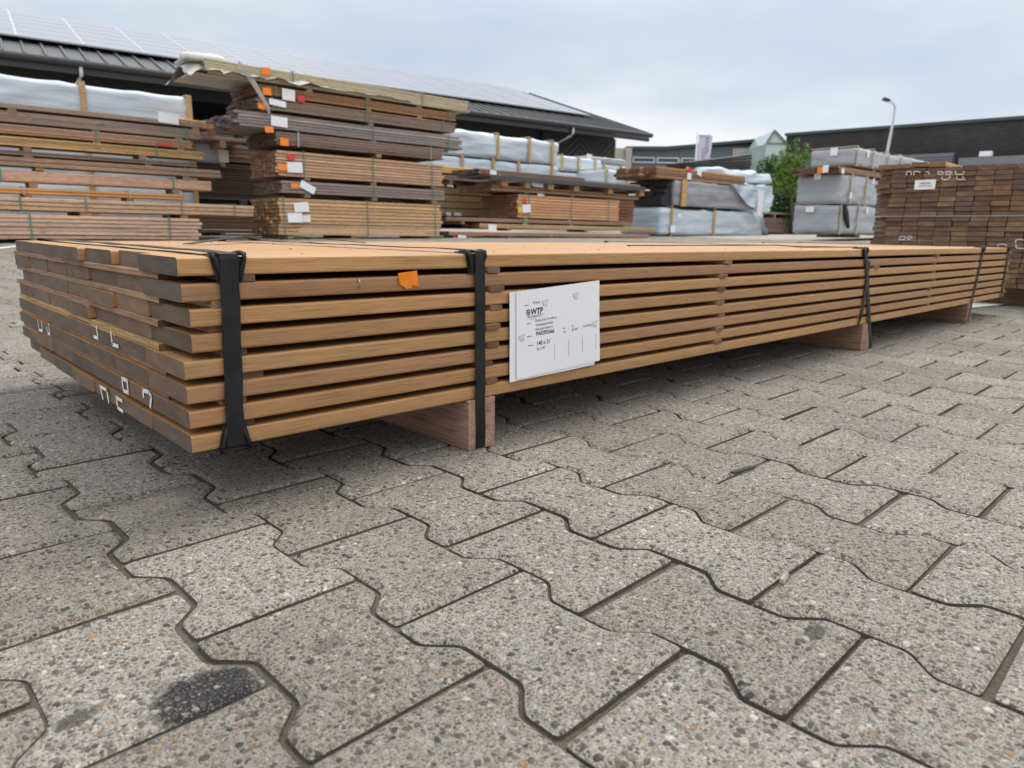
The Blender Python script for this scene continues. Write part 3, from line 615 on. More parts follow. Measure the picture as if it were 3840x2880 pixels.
# the tall stack
YC = 8.1
u2 = lambda x: 700 + x * .4973
v2 = lambda y: 180 + y * .4973
def cb(label, l, r_, rows, cols, depth, color, tags=(), **kw):
    tg = [(u2(a), v2(b_), w * .4973, h * .4973, m_, *e) for a, b_, w, h, m_, *e in tags]
    return bpack(label, k2(l[0], l[1]), k2(r_[0], r_[1]), k2(l[0] + 6, l[2]), k2(r_[0], r_[2]), YC, depth, rows, cols, color, tags=tg, group=GC, **kw)
cb('bottom pack of the tall stack, honey pink planks with two white labels', (700, 1135, 1412), (1925, 1172, 1418), 10, 7, .9, (.66, .42, .23), straps=[u2(730), u2(1360), u2(1870)], tags=[(865, 1200, 105, 80, 'paper'), (818, 1280, 105, 78, 'paper'), (905, 1287, 55, 55, 'paper')], bearers=[(u2(760), .06), (u2(1240), .06), (u2(1840), .06)], gap=.17)
cb('thin grey pack with a curled white label in the tall stack', (718, 1012, 1100), (1950, 1060, 1142), 4, 7, .95, (.30, .235, .215), straps=[u2(890), u2(1410), u2(1855)], tags=[(815, 1040, 60, 38, 'orange_card'), (912, 1050, 115, 60, 'paper', .45)], bearers=[(u2(890), .05), (u2(1400), .05), (u2(1850), .05)])
cb('thick pinkish pack with red and orange tags in the tall stack', (680, 778, 982), (1940, 870, 1026), 8, 7, .9, (.60, .37, .235), straps=[u2(880), u2(1400), u2(1845)], tags=[(788, 825, 55, 48, 'red_card'), (722, 900, 60, 48, 'orange_card'), (815, 900, 110, 85, 'paper')], bearers=[(u2(885), .04), (u2(1390), .06), (u2(1845), .04)], gap=.17)
cb('brown pack with a single orange tag above the pinkish pack', (670, 645, 742), (1940, 742, 828), 5, 7, .95, (.24, .165, .125), straps=[(u2(835), .02), u2(1835)], strap_mat='grey_strap', tags=[(735, 707, 62, 62, 'orange_card')], bearers=[(u2(1430), .05)])
cb('grey weathered pack with bowed boards jutting out to the right', (412, 500, 628), (2092, 650, 735), 5, 7, .95, (.34, .295, .285), straps=[u2(1400), u2(1970)], tags=[(698, 555, 115, 80, 'paper', .05), (622, 615, 62, 48, 'orange_card')], bearers=[(u2(1390), .05)], bow=.02, stag=.12)
cb('grey-brown pack whose white label hangs askew', (530, 390, 486), (2030, 540, 612), 5, 7, 1.0, (.27, .195, .15), straps=[u2(640), u2(1350), u2(1930)], tags=[(685, 415, 120, 48, 'paper', .1), (573, 440, 65, 45, 'orange_card')], bearers=[(u2(1370), .06), (u2(575), .03)])
cb('reddish-brown pack with a bright pink tag near the top of the tall stack', (535, 285, 372), (2040, 480, 526), 4, 7, .9, (.33, .165, .075), straps=[u2(665), u2(1350), u2(1975)], tags=[(768, 353, 95, 90, 'paper', .03), (605, 328, 60, 58, 'orange_card'), (862, 385, 55, 45, 'red_card', .15)], bearers=[(u2(1350), .06), (u2(1740), .06)], bow=-.006)
th, x0, Lx, H = cb('pack of thin pale slats in torn white film, top of the tall stack', (150, 112, 235), (2130, 372, 450), 6, 6, .8, (.50, .44, .30), straps=[u2(795), u2(1770)], tags=[(597, 173, 60, 55, 'orange_card')], bearers=[(u2(1345), .07), (u2(1735), .06), (u2(900), .07)], bow=-.004, var=.1)
def wrap_mesh(Lx, D, H, seed, amp=.03, res=.07, rad=.06):
    nx, ny_, nz = max(4, int(Lx / res)), max(4, int(D / res)), max(5, int(H / res * 1.3)); idx = {}; b = MB(); vs = []; fs = []
    def V(i, j, k):
        key = (i, j, k)
        if key not in idx:
            p = Vector((Lx * i / nx, D * j / ny_, H * k / nz)); lo = Vector((rad, rad, rad)); hi = Vector((Lx - rad, D - rad, H - rad))
            c = Vector((min(max(p[q], lo[q]), hi[q]) for q in range(3))); n = (p - c)
            n = n.normalized() if n.length > 1e-6 else Vector((0, 0, 1)); q = c + n * rad
            s = noise.noise(Vector((q.x * .8 + seed, q.y * .8, q.z * 1.7 + .6 * math.sin(q.x * 1.7 + seed)))) + .28 * noise.noise(Vector((q.x * 1.6 + seed, q.y * 2, q.z * 7)))
            rd = 1 - abs(noise.noise(Vector((q.x * .9 + q.z * .8 + seed * 2, q.y * 1.2, q.z * 4.2 - q.x * .5)))) * 2
            low = 0 if k else .3
            vs.append(q + n * (amp * (s * .6 + (1.5 * max(0, rd - .3) ** 1.5))) * (1 if k else low)); idx[key] = len(vs) - 1
        return idx[key]
    for i in range(nx):
        for k in range(nz): fs.append((V(i, 0, k), V(i + 1, 0, k), V(i + 1, 0, k + 1), V(i, 0, k + 1))); fs.append((V(i, ny_, k), V(i, ny_, k + 1), V(i + 1, ny_, k + 1), V(i + 1, ny_, k)))
        for j in range(ny_): fs.append((V(i, j, nz), V(i + 1, j, nz), V(i + 1, j + 1, nz), V(i, j + 1, nz))); fs.append((V(i, j, 0), V(i, j + 1, 0), V(i + 1, j + 1, 0), V(i + 1, j, 0)))
    for j in range(ny_):
        for k in range(nz): fs.append((V(0, j, k), V(0, j, k + 1), V(0, j + 1, k + 1), V(0, j + 1, k))); fs.append((V(nx, j, k), V(nx, j + 1, k), V(nx, j + 1, k + 1), V(nx, j, k + 1)))
    b.add(vs, fs, 0, True); return b
def crumple(parent, name, pts, mat, w, seed, amp=.05):
    b = MB(); n = len(pts); vs = []; K = 14
    for i, p in enumerate(pts):
        for j in range(K + 1):
            a = j / K - .5; q = Vector(p) + Vector((0, w * a, -abs(a) * w * .35))
            d = noise.noise_vector(q * 7 + Vector((seed, 0, 0))) * amp + noise.noise_vector(q * 19 + Vector((seed, 3, 0))) * amp * .45
            vs.append(q + d)
    b.add(vs, [(i * (K + 1) + j, i * (K + 1) + j + 1, (i + 1) * (K + 1) + j + 1, (i + 1) * (K + 1) + j) for i in range(n - 1) for j in range(K)], 0, True)
    b.add([v + Vector((0, 0, -.006)) for v in vs], [((i + 1) * (K + 1) + j, (i + 1) * (K + 1) + j + 1, i * (K + 1) + j + 1, i * (K + 1) + j) for i in range(n - 1) for j in range(K)], 0, True)
    return b.obj(name, mat, parent)
crumple(th, 'torn_film', [(-.22 + .07 * i, .36, H + .02 - max(0, -.0 + (.10 - .07 * i)) * 1.0) for i in range(26)], 'film_white', .85, 1.0, .045)
crumple(th, 'torn_film', [(.95 + .09 * i, .36, H + .004) for i in range(22)], 'film_white', .80, 4.0, .012)
for sx_, sy_, L_, D_, Hh, z_, am in ((-.18, .10, .42, .55, .06, H - .02, .06),):
    wrap_mesh(L_, D_, Hh, 3.3 + sx_, am, .03, .03).obj('torn_film', 'film_white', th, (sx_, sy_, z_))
b = MB(); b.box(-.16, .52, .05, .75, -.02, -.004); b.obj('cover_board', 'film_white', th)
b = MB(); pts = [Vector((.36 + i * .045, -.03, H * .55 - .03 * i - .004 * i * i)) for i in range(9)]
for j in range(3): b.add([p + Vector((0, -.012 * j + .03 * noise.noise(p * 9 + Vector((0, 0, j))), .045 * j)) for p in pts], [])
o_ = len(pts); b.f += [(j * o_ + i, j * o_ + i + 1, (j + 1) * o_ + i + 1, (j + 1) * o_ + i) for j in range(2) for i in range(o_ - 1)]; b.m += [0] * (2 * (o_ - 1)); b.sm += [True] * (2 * (o_ - 1)); b.obj('film_strip', 'film_white', th)
# middle-right packs
u3 = lambda x: 1600 + x * .434
YM = 9.0
def mb(label, lt, rt, lb, rb2, rows, cols, depth, color, Y=YM, tags=(), **kw):
    tg = [(u3(a), 400 + b_ * .434, w * .434, h * .434, m_, *e) for a, b_, w, h, m_, *e in tags]
    return bpack(label, k3(*lt), k3(*rt), k3(*lb), k3(*rb2), Y, depth, rows, cols, color, tags=tg, group=kw.pop('group', GM), **kw)
mb('salmon pink pack with a red tag and yellow tag, right of the tall stack', (785, 762), (1665, 800), (790, 958), (1665, 990), 8, 7, 1.1, (.62, .36, .20), straps=[u3(880), u3(1250), u3(1568)], tags=[(850, 812, 40, 38, 'red_card', .5), (862, 880, 82, 75, 'paper'), (803, 890, 40, 52, 'yellow_card')], bearers=[(u3(850), .05), (u3(1230), .05)], gap=.14)
mb('dark reddish pack partly hidden behind the salmon pink pack', (1300, 690), (1800, 740), (1300, 1010), (1790, 990), 10, 5, .9, (.24, .11, .06), Y=10.2)
mb('tan pack of wide beams beside the tall stack', (60, 690), (575, 725), (60, 935), (575, 942), 4, 4, .9, (.36, .24, .125), Y=10.4, tags=[(190, 927, 48, 30, 'paper'), (268, 928, 72, 30, 'paper')], straps=[u3(160)])
mb('bright yellow beam lying on grey planks beside the tall stack', (60, 498), (445, 528), (60, 575), (445, 590), 1, 3, .5, (.58, .36, .11), Y=10.4, bearers=[(u3(300), .03)])
mb('grey planks beneath the bright yellow beam', (60, 582), (530, 612), (60, 630), (530, 650), 2, 4, .8, greyb, Y=10.4, tags=[(205, 685, 60, 18, 'paper')], bearers=[(u3(200), .14), (u3(460), .14)])
mb('brown board layer on blocks over the salmon pink pack', (560, 690), (1840, 745), (560, 742), (1840, 790), 2, 6, 1.0, (.30, .19, .12), Y=9.1, tags=[(960, 678, 130, 36, 'paper'), (985, 762, 75, 18, 'paper'), (1775, 760, 95, 18, 'paper')], bearers=[(u3(850), .03), (u3(1250), .03)])
mb('grooved brown deck boards on top of the dark sheet', (450, 532), (1370, 612), (455, 598), (1370, 640), 4, 5, .8, (.30, .215, .16), Y=9.35, tags=[(515, 562, 32, 30, 'red_card'), (575, 578, 65, 62, 'paper', .1), (632, 595, 28, 26, 'orange_card')])
mb('thin brown boards reaching right towards the slate pack', (1100, 622), (1850, 668), (1100, 640), (1850, 690), 2, 4, .6, (.36, .22, .13), Y=9.9)
mb('long narrow board across the bottom of the middle stacks', (180, 962), (1775, 992), (180, 1002), (1775, 1018), 1, 5, .8, (.34, .22, .15), Y=8.75, tags=[(852, 1015, 48, 58, 'green_card')], bearers=[(u3(300), .05), (u3(1240), .04), (u3(1700), .03)])
mb('rounded tan pole timbers below the long narrow board', (470, 1018), (1990, 1042), (470, 1068), (1990, 1062), 1, 4, .5, (.40, .28, .13), Y=8.6, tags=[(568, 1058, 85, 85, 'paper', .03)], bearers=[(u3(700), .04), (u3(1370), .04)], gap=.02)
mb('lowest brown boards on short feet in the middle', (200, 1085), (1925, 1090), (200, 1122), (1925, 1126), 1, 5, .7, (.32, .205, .15), Y=8.45, tags=[(305, 1130, 90, 42, 'paper', .1), (240, 1133, 36, 34, 'red_card', .2)], bearers=[(u3(360), .05), (u3(710), .05), (u3(1070), .05), (u3(1390), .05), (u3(1700), .05)])
x0, x1, zt, zb = dim(k3(535, 592), k3(1890, 690), k3(535, 636), k3(1890, 716), 8.95)
th = thing('sheet_profile', 'long dark grey metal sheet lying across the middle packs', 'metal sheet', (x0.x, x0.y, zb), -ANG)
Lx = (x1 - x0).length
b = MB(); b.box(0, Lx, 0, .9, zt - zb - .03, zt - zb); b.obj('sheet', 'dark_sheet_metal', th)
b = MB(); b.box(.05, Lx - .02, -.006, .01, .0, zt - zb - .031); b.obj('folded_edge', 'dark_sheet_metal', th)
b = MB(); b.box(Lx, Lx + .16, .0, .25, .01, .03); b.obj('end_cap', 'paper', th)
for q in (.35, .9, 1.5, 2.2, 3.2, 4.2):
    if q < Lx: b = MB(); b.box(q, q + .14, .05, .8, -.10, -.002); o = b.obj('support_block', 'rough_wood', th); o.color = (.46, .26, .12, 1)
# ------------------------------------------------------------------ wrapped packs
def wpack(label, lt, rt, lb, rb2, Y, D, mat='tarp_pale', battens=(), tags=(), amp=.03, group=None, bw=.07, bc=(.56, .38, .20), ztb=None, strapz=True, name='wrapped_pack', cat='wrapped pack', cover='wrapping'):
    x0, x1, zt, zb = dim(lt, rt, lb, rb2, Y)
    if ztb: zt, zb = ztb
    Lx = (x1 - x0).length; H = zt - zb; sd_ = sum(map(ord, label)) * .37
    th = thing(name, label, cat, (x0.x, x0.y, zb), -ANG, group)
    wrap_mesh(Lx, D, H, sd_, amp).obj(cover, mat, th)
    for u in battens:
        p = PL(u, (lt[1] + lb[1]) / 2, Y); x = (p - x0).xy.length
        b = MB(); b.box(x, x + bw, -amp - .022, -amp - .002, -.01, H + .015, 0, None, .002); b.box(x, x + bw, -amp - .002, D + .02, H + amp * .8, H + amp * .8 + .02)
        o = b.obj('batten', 'rough_wood', th); o.color = (*bc, 1)
    for tg in tags:
        u, v, w, h, mt = tg[:5]; p = PL(u, v, Y - .02); k = p - x0; sc = (p - CAM).dot(FW) / FPX
        paper(th, None, k.xy.length * (1 if k.x > 0 else -1), p.z - zb, w * sc * 1.25, h * sc, mt, .02, -amp - .03)
    for q in (.18, .82): b = MB(); b.box(Lx * q, Lx * q + .09, .02, D - .02, -.075, -.012); o = b.obj('bearer', 'rough_wood', th); o.color = (.3, .2, .13, 1)
    return th, Lx, H, x0
GT = 'tarpaulin packs behind the left bundles'
for i, (lab_, za, zb_) in enumerate((('pale blue wrapped pack with wooden battens rising highest behind the left bundles', 1.55, 2.16), ('wrapped pack seen through gaps in the middle of the left bundles', .93, 1.5), ('lowest wrapped pack glimpsed through the left bundles', .32, .88))):
    wpack(lab_, (-500, 200), (716, 360), (-500, 500), (716, 500), 10.2, 1.1, 'tarp_pale', [u1(685), u1(1598), -230], amp=.022, group=GT, ztb=(zb_, za))
wpack('small white wrapped pack between the left bundles and the tall stack', k1(1560, 760), k1(1905, 770), k1(1560, 965), k1(1905, 965), 10.25, .8, 'tarp_pale', [u1(1890)], amp=.03, group=GT, tags=[(u1(1925), 200 + .434 * 890, 28, 44, 'paper')])
# packs under the roof edge
GU = 'wrapped packs beneath the shed roof'
wpack('large pale wrapped pack with three battens on top beneath the shed roof', k3(-300, 160), k3(1150, 292), k3(-300, 380), k3(1130, 486), 11.6, 1.2, 'tarp_pale', [u3(595), u3(870), u3(1070)], amp=.04, group=GU)
wpack('pale wrapped pack directly beneath the large one at the shed', k3(-300, 405), k3(1135, 494), k3(-300, 575), k3(1135, 640), 11.6, 1.2, 'tarp_pale', [u3(290), u3(560), u3(780), u3(1070)], amp=.02, group=GU, bc=(.58, .36, .16))
wpack('smaller pale wrapped pack further along the shed', k3(1150, 425), k3(1510, 462), k3(1150, 562), k3(1510, 572), 13.6, 1.2, 'tarp_pale', [u3(1155), u3(1300), u3(1445)], amp=.03, group=GU, bc=(.60, .46, .16))
wpack('low pale wrapped pack under the smaller one along the shed', k3(1130, 575), k3(1510, 582), k3(1130, 690), k3(1510, 690), 13.6, 1.2, 'tarp_pale', [u3(1310), u3(1440)], amp=.02, group=GU)
wpack('grey wrapped pack topping the far end of the shed row', k3(1380, 425), k3(1720, 455), k3(1380, 492), k3(1720, 500), 15.4, 1.2, 'tarp_grey', [], amp=.02, group=GU, tags=[(u3(1400), 400 + .434 * 430, 26, 16, 'paper')])
wpack('pale wrapped pack below the grey one at the far end', k3(1510, 500), k3(1720, 506), k3(1510, 640), k3(1720, 640), 15.4, 1.2, 'tarp_pale', [u3(1520), u3(1665)], amp=.02, group=GU)
wpack('pale wrapped pack with sagging film nearest the slate boards', k3(1530, 545), k3(1870, 575), k3(1530, 690), k3(1870, 700), 12.6, 1.1, 'tarp_pale', [u3(1540), u3(1715), u3(1855)], amp=.035, group=GU, bc=(.6, .48, .22))
# the slate pack and its neighbours
YG = 9.9
u4 = lambda x: 2300 + x * .2939
th, Lx, H, x0 = wpack('pale wrapped pack on the ground beneath the slate boards', k4(605, 700), k4(1880, 725), k4(605, 1045), k4(1930, 1035), YG, 1.25, 'tarp_pale', [u4(710), u4(1255)], tags=[(u4(735), 580 + .2939 * 945, 22, 28, 'paper'), (u4(820), 580 + .2939 * 775, 18, 12, 'paper')], amp=.045, group=GR)
crumple(th, 'loose_flap', [(Lx - .2 + .07 * i, -.02 - .05 * (i % 3 == 0), H * .75 - H * .125 * i) for i in range(7)], 'tarp_pale', .22, 2, .04)
zg = dim(k4(605, 690), k4(1880, 715), k4(605, 1045), k4(1930, 1035), YG)[2] + .05
xg0, xg1, zt, zb = dim(k4(690, 350), k4(1800, 395), k4(640, 690), k4(1830, 720), YG - .02)
th = thing('board_pack', 'dark slate boards under torn grey film with one upright batten', 'board pack', (xg0.x, xg0.y, zg), -ANG, GR)
Lg = (xg1 - xg0).length; Hg = zt - zg
rs = random.Random(5); bmz = [board_mesh('board', Lg * .9, .31, Hg / 12 * .8, .004, ('slate_board', 'slate_board'), seg=1) for _ in range(2)]
for i in range(12):
    for j in range(4): link('board', rs.choice(bmz), th, (-.25 * (1 - i / 12) * 0 + .03 * i - .12 + rs.uniform(-.05, .05), .05 + j * .32, i * Hg / 12), (.04, .04, .05), (0, 0, rs.uniform(-.02, .02)))
wb = wrap_mesh(Lg - .28, 1.28, Hg, 9.1, .03, .06, .03); o = wb.obj('torn_film', 'film_grey', th, (.32, -.03, .0))
b = MB(); xb = (PL(u4(835), 720, YG) - xg0).xy.length; b.box(xb - .02, xb + .16, -.10, -.07, -.02, Hg + .02, 0, None, .002); o = b.obj('batten', 'rough_wood', th); o.color = (.62, .38, .14, 1)
cm = [PL(u4(1500), 580 + .2939 * 385, YG - .1), PL(u4(2010), 580 + .2939 * 400, YG - .1), PL(u4(2060), 580 + .2939 * 650, YG - .1), PL(u4(1860), 580 + .2939 * 740, YG - .14), PL(u4(1640), 580 + .2939 * 590, YG - .12)]
b = MB(); K = 12; vs = []
for i in range(K + 1):
    s_ = i / K; A_ = cm[0].lerp(cm[1], s_)
    lowc = cm[4].lerp(cm[3], min(1, s_ * 1.6)) if s_ < .62 else cm[3].lerp(cm[2], (s_ - .62) / .38)
    if i == 0: lowc = cm[0] + Vector((.05, 0, -.03))
    for j in range(K + 1):
        p = A_.lerp(lowc, j / K); vs.append(p + Vector((0, -.10 * noise.noise(p * 2.6) - .05 * math.sin(i * 1.3 + j * .7), .02 * noise.noise(p * 5))))
b.add(vs, [(i * (K + 1) + j, i * (K + 1) + j + 1, (i + 1) * (K + 1) + j + 1, (i + 1) * (K + 1) + j) for i in range(K) for j in range(K)], 0, True)
b.add([v + Vector((0, .012, 0)) for v in vs], [((i + 1) * (K + 1) + j, (i + 1) * (K + 1) + j + 1, i * (K + 1) + j + 1, i * (K + 1) + j) for i in range(K) for j in range(K)], 0, True)
o = b.obj('hanging_flap', 'tarp_pale', th); o.matrix_parent_inverse = (Matrix.Translation(th.location) @ Matrix.Rotation(-ANG, 4, 'Z')).inverted()
b = MB(); p = PL(u4(1880), 580 + .2939 * 620, YG - .25) - xg0; b.box(p.xy.length - .1, p.xy.length + .16, -.2, -.19, p.z + xg0.z - zg - .33, p.z + xg0.z - zg + .33); b.obj('label_sheet', 'paper', th)
bpack('brown timber frames with white labels on top of the slate boards', k4(560, 172), k4(1700, 250), k4(560, 325), k4(1690, 372), YG - .05, 1.3, 4, 6, [(.42, .23, .11), (.22, .12, .07), (.34, .19, .10), (.46, .25, .09)], tags=[(u4(975), 580 + .2939 * 195, 18, 20, 'red_card'), (u4(945), 580 + .2939 * 170, 14, 12, 'orange_card'), (u4(968), 580 + .2939 * 275, 25, 27, 'paper'), (u4(1098), 580 + .2939 * 225, 27, 26, 'paper', .25)], bearers=[(u4(1090), .08), (u4(1590), .1)], group=GR, var=.2, stag=.15)
bpack('thin light boards sticking out left above the slate boards', k4(330, 268), k4(1850, 368), k4(330, 300), k4(1850, 392), YG + .25, .7, 1, 4, (.46, .28, .14), group=GR, gap=.02)
x0, x1, zt, zb = dim(k4(970, 150), k4(1760, 85), k4(970, 178), k4(1760, 165), YG + 1.5)
th = thing('sheet_bundle', 'black sheet bundle sloping up across the top of the right stack', 'sheet bundle', (x0.x, x0.y, x0.z), -ANG)
b = MB(); l_ = (x1 - x0).length; rise = x1.z - x0.z
for i in range(6):
    h0, h1 = .05 * i, .085 * i; b.add([(0, .02 * (i % 2), h0 * .5), (l_, .02 * (i % 2), rise - .2 + h1), (l_, .8, rise - .2 + h1), (0, .8, h0 * .5), (0, .02 * (i % 2), h0 * .5 + .02), (l_, .02 * (i % 2), rise - .2 + h1 + .07), (l_, .8, rise - .2 + h1 + .07), (0, .8, h0 * .5 + .02)], [(0, 3, 2, 1), (4, 5, 6, 7), (0, 1, 5, 4), (1, 2, 6, 5), (2, 3, 7, 6), (3, 0, 4, 7)])
b.obj('sheets', 'black_sheet', th)
b = MB(); b.box(l_ * .1, l_ * .14, .05, .75, -1.0, .0); b.obj('bearer', 'slate_board', th); b = MB(); b.box(l_ * .85, l_ * .89, .05, .75, -.9, rise - .22); b.obj('bearer', 'slate_board', th)
wpack('crumpled white wrapped pack beneath the black sheets', k4(1270, 185), k4(1990, 235), k4(1270, 300), k4(2010, 385), YG + .9, 1.1, 'tarp_pale', [], amp=.10, group=GR)
wpack('pale wrapped pack jutting out right behind the hanging flap', k4(1500, 380), k4(2000, 385), k4(1500, 740), k4(2030, 740), YG + .6, 1.0, 'tarp_pale', [], amp=.05, group=GR, tags=[])
bpack('low brown pack with bearers on its lid between the two wrapped stacks', k4(1760, 805), k4(2520, 815), k4(1760, 1000), k4(2520, 995), 10.9, 1.0, 10, 5, (.22, .15, .12), group=GR, bearers=[(u4(1900), .05), (u4(2200), .05)])
bpack('thin boards on blocks over the low brown pack on the right', k4(1760, 735), k4(2520, 742), k4(1760, 762), k4(2520, 768), 10.9, 1.0, 1, 5, (.26, .2, .16), group=GR, bearers=[(u4(2060), .12), (u4(2300), .12), (u4(1800), .12)], gap=.05)
# the grey stack by the brown ends: front corner seen at u = 3145
u5 = lambda x: 2900 + x * .2592; v5 = lambda y: 500 + y * .2592
YH = 6.2
pcorner = PL(u5(930), v5(1460), YH)
GH = 'grey wrapped packs on the right'
zg_ = pcorner.z
zs = [PL(u5(930), v5(y), YH).z for y in (1455, 1030, 1010, 590, 580, 470, 455, 195)]
wpack('bottom grey wrapped pack with a torn dark opening at its corner', k5(930, 1040), k5(2500, 1040), k5(930, 1455), k5(2500, 1455), YH, 1.02, 'tarp_grey', [u5(935), u5(1180)], tags=[(u5(1330), v5(1120), 11, 18, 'paper')], amp=.035, group=GH, ztb=(zs[1], zs[0]), bw=.05, bc=(.45, .38, .28))
wpack('middle grey wrapped pack bulging over the one below', k5(965, 590), k5(2500, 590), k5(965, 1010), k5(2500, 1010), YH + .02, .98, 'tarp_grey', [u5(1075), u5(1300)], tags=[(u5(1080), v5(900), 13, 22, 'paper'), (u5(1415), v5(690), 11, 18, 'paper')], amp=.05, group=GH, ztb=(zs[3] + .02, zs[2]), bw=.05, bc=(.5, .42, .28))
wpack('top grey wrapped pack tapering away with thin battens', k5(1180, 200), k5(2600, 200), k5(1180, 455), k5(2600, 455), YH + .04, 1.0, 'tarp_grey', [u5(1185), u5(1420), u5(1640), u5(1830)], tags=[(u5(1350), v5(300), 10, 22, 'paper')], amp=.03, group=GH, ztb=(PL(u5(1180), v5(195), YH).z, PL(u5(1180), v5(465), YH).z), bw=.05, bc=(.5, .44, .34))
bpack('thin brown boards squeezed between the upper grey wrapped packs', k5(960, 480), k5(2400, 480), k5(960, 560), k5(2400, 560), YH - .02, 1.05, 5, 6, (.36, .22, .13), tags=[(u5(1005), v5(545), 16, 20, 'paper')], group=GH, ztb=(PL(u5(960), v5(478), YH).z, PL(u5(960), v5(562), YH).z), stag=.1)
def endpaper(o, y, z, w, h, mat='paper', x=-.05):
    b = MB(); b.box(x - .002, x + .002, y - w / 2, y + w / 2, z - h / 2, z + h / 2); b.obj('label_sheet' if mat == 'paper' else 'card_tag', mat, o)
hs = [[o for o in bpy.data.objects if o.get('group') == GH and o['label'].startswith(w)][0] for w in ('bottom', 'middle', 'top', 'thin')]
endpaper(hs[0], .62, .52, .18, .11); endpaper(hs[1], .50, .62, .16, .22); endpaper(hs[2], .45, .32, .16, .17, x=-.045); endpaper(hs[3], .25, .07, .12, .15, x=-.11); endpaper(hs[3], .36, .05, .14, .12, 'orange_card', x=-.105)
b = MB(); b.add([(.03, -.095, .62), (.14, -.095, .62), (.30, -.095, .42), (.42, -.095, .16), (.40, -.095, .12), (.22, -.095, .30), (.08, -.095, .48)], [(0, 1, 2, 3, 4, 5, 6)]); b.add([(.03, -.04, .62), (.14, -.04, .62), (.30, -.04, .42), (.42, -.04, .16), (.40, -.04, .12), (.22, -.04, .30), (.08, -.04, .48)], [(6, 5, 4, 3, 2, 1, 0)]); b.f += [(i, (i + 1) % 7, 7 + (i + 1) % 7, 7 + i) for i in range(7)]; b.m += [0] * 7; b.sm += [False] * 7; b.obj('torn_opening', 'dark_inside', hs[0])
# ------------------------------------------------------------------ the brown stack, board ends towards the camera
XB = 4.2; PW = .0838; RZ0 = .098; NR = 24; RP = (.733 - RZ0) / NR
bmb = [board_mesh('board', 3.2, PW * .975, RP * .90, .0022, ('rough_wood', 'end_grain'), seg=1), board_mesh('board', 3.15, PW * .94, RP * .88, .0022, ('rough_wood', 'end_grain'), seg=1)]
GB = 'dark brown packs stacked with board ends showing'
rk = random.Random(21); bts = []
for q, lab_ in enumerate(('lowest of the dark brown packs with board ends facing, white stencil marks near its foot', 'middle dark brown pack of board ends crossed by a thin white strap', 'uppermost dark brown pack of board ends with stencil letters and a white barcode label')):
    z0 = RZ0 + q * 8 * RP
    th = thing('board_pack', lab_, 'board pack', (XB, -.195, z0), 0, GB); bts.append(th)
    for i in range(8):
        off = rk.uniform(-.006, .006)
        for j in range(12):
            y = j * (PW + .0008) + off + rk.uniform(-.001, .001)
            if j == 11: y += rk.uniform(-.008, .012)
            x = rk.uniform(-.006, .010) + (rk.uniform(.0, .05) if j == 11 else 0)
            c = jit((.40, .265, .175), .24, rk)
            if rk.random() < .12: c = (.58, .40, .24)
            link('board', rk.choice(bmb), th, (x, y, i * RP), c, (0, 0, rk.uniform(-.002, .002)))
    if q == 0:
        for x in (.15, 1.5, 2.8):
            b = MB(); b.box(0, 1.0, 0, .08, -RZ0 + .001, -.002, 0, None, .002); o = b.obj('bearer', 'rough_wood', th, (x + .08, 0, 0)); o.rotation_euler = (0, 0, math.pi / 2); o.color = (.22, .14, .09, 1)
    if q == 1:
        b = MB(); b.box(-.0085, -.0075, -.02, 1.04, 5.95 * RP, 5.95 * RP + .004); b.obj('strap', 'grey_strap', th)
    if q == 2:
        for (y, z, a, ry) in ((.925, .2125, .01, .004), (.84, .2135, -.01, -.006), (.752, .2165, .02, .012), (.66, .2125, .06, .003)):
            link('board', bmb[0], th, (-.004, y, z), jit((.50, .32, .18), .15, rk), (ry * 3, -.004, a * .3))
        b = MB(); p0 = PX(3471, 693, XB); b.box(-.012, -.009, p0.y + .195 - .053, p0.y + .195 + .053, p0.z - z0 - .026, p0.z - z0 + .026, 0, None, .001); lb2 = b.obj('label_sheet', 'paper', th); lb2.rotation_euler = (R_(0), 0, 0)
        b = MB(); rq = random.Random(3)
        for i in range(17): y = -.026 + i * .0031; b.box(-.0132, -.0126, p0.y + .195 + y, p0.y + .195 + y + rq.choice((.0008, .0016)), p0.z - z0 + .002, p0.z - z0 + .014)
        for i in range(14): y = -.034 + i * .0047; b.box(-.0132, -.0126, p0.y + .195 + y, p0.y + .195 + y + .003, p0.z - z0 - .009, p0.z - z0 - .004)
        b.obj('printed_lines', 'faint_ink', lb2)
def e6(x, y): return PX(3240 + x * .3617, 570 + y * .3617, XB - .0072)
def emarks(i, strokes):
    th = bts[i]
    Mi = Matrix.Translation(th.location).inverted()
    marks([([Mi @ e6(*p) for p in s_], .0042) for s_ in strokes], th)
emarks(2, [[(440, 240), (445, 202), (490, 202), (488, 236)], [(515, 238), (520, 202), (580, 202), (578, 216)], [(645, 205), (672, 205), (675, 232)], [(765, 205), (820, 203), (815, 232), (768, 230), (765, 205)], [(850, 205), (850, 232), (905, 232), (910, 205), (860, 205)], [(950, 200), (948, 232), (1030, 232), (1035, 200)], [(805, 262), (812, 285), (870, 285), (895, 252)], [(965, 255), (965, 285), (1030, 285)], [(1025, 255), (1028, 285), (1048, 285)]])
emarks(0, [[(365, 905), (372, 875), (430, 875), (425, 908), (368, 908)], [(455, 905), (455, 876), (500, 876), (500, 892), (455, 908)], [(1385, 972), (1400, 955), (1470, 955), (1475, 975)], [(1572, 940), (1575, 908), (1640, 905), (1650, 915)], [(1575, 962), (1578, 995), (1655, 1000)]])
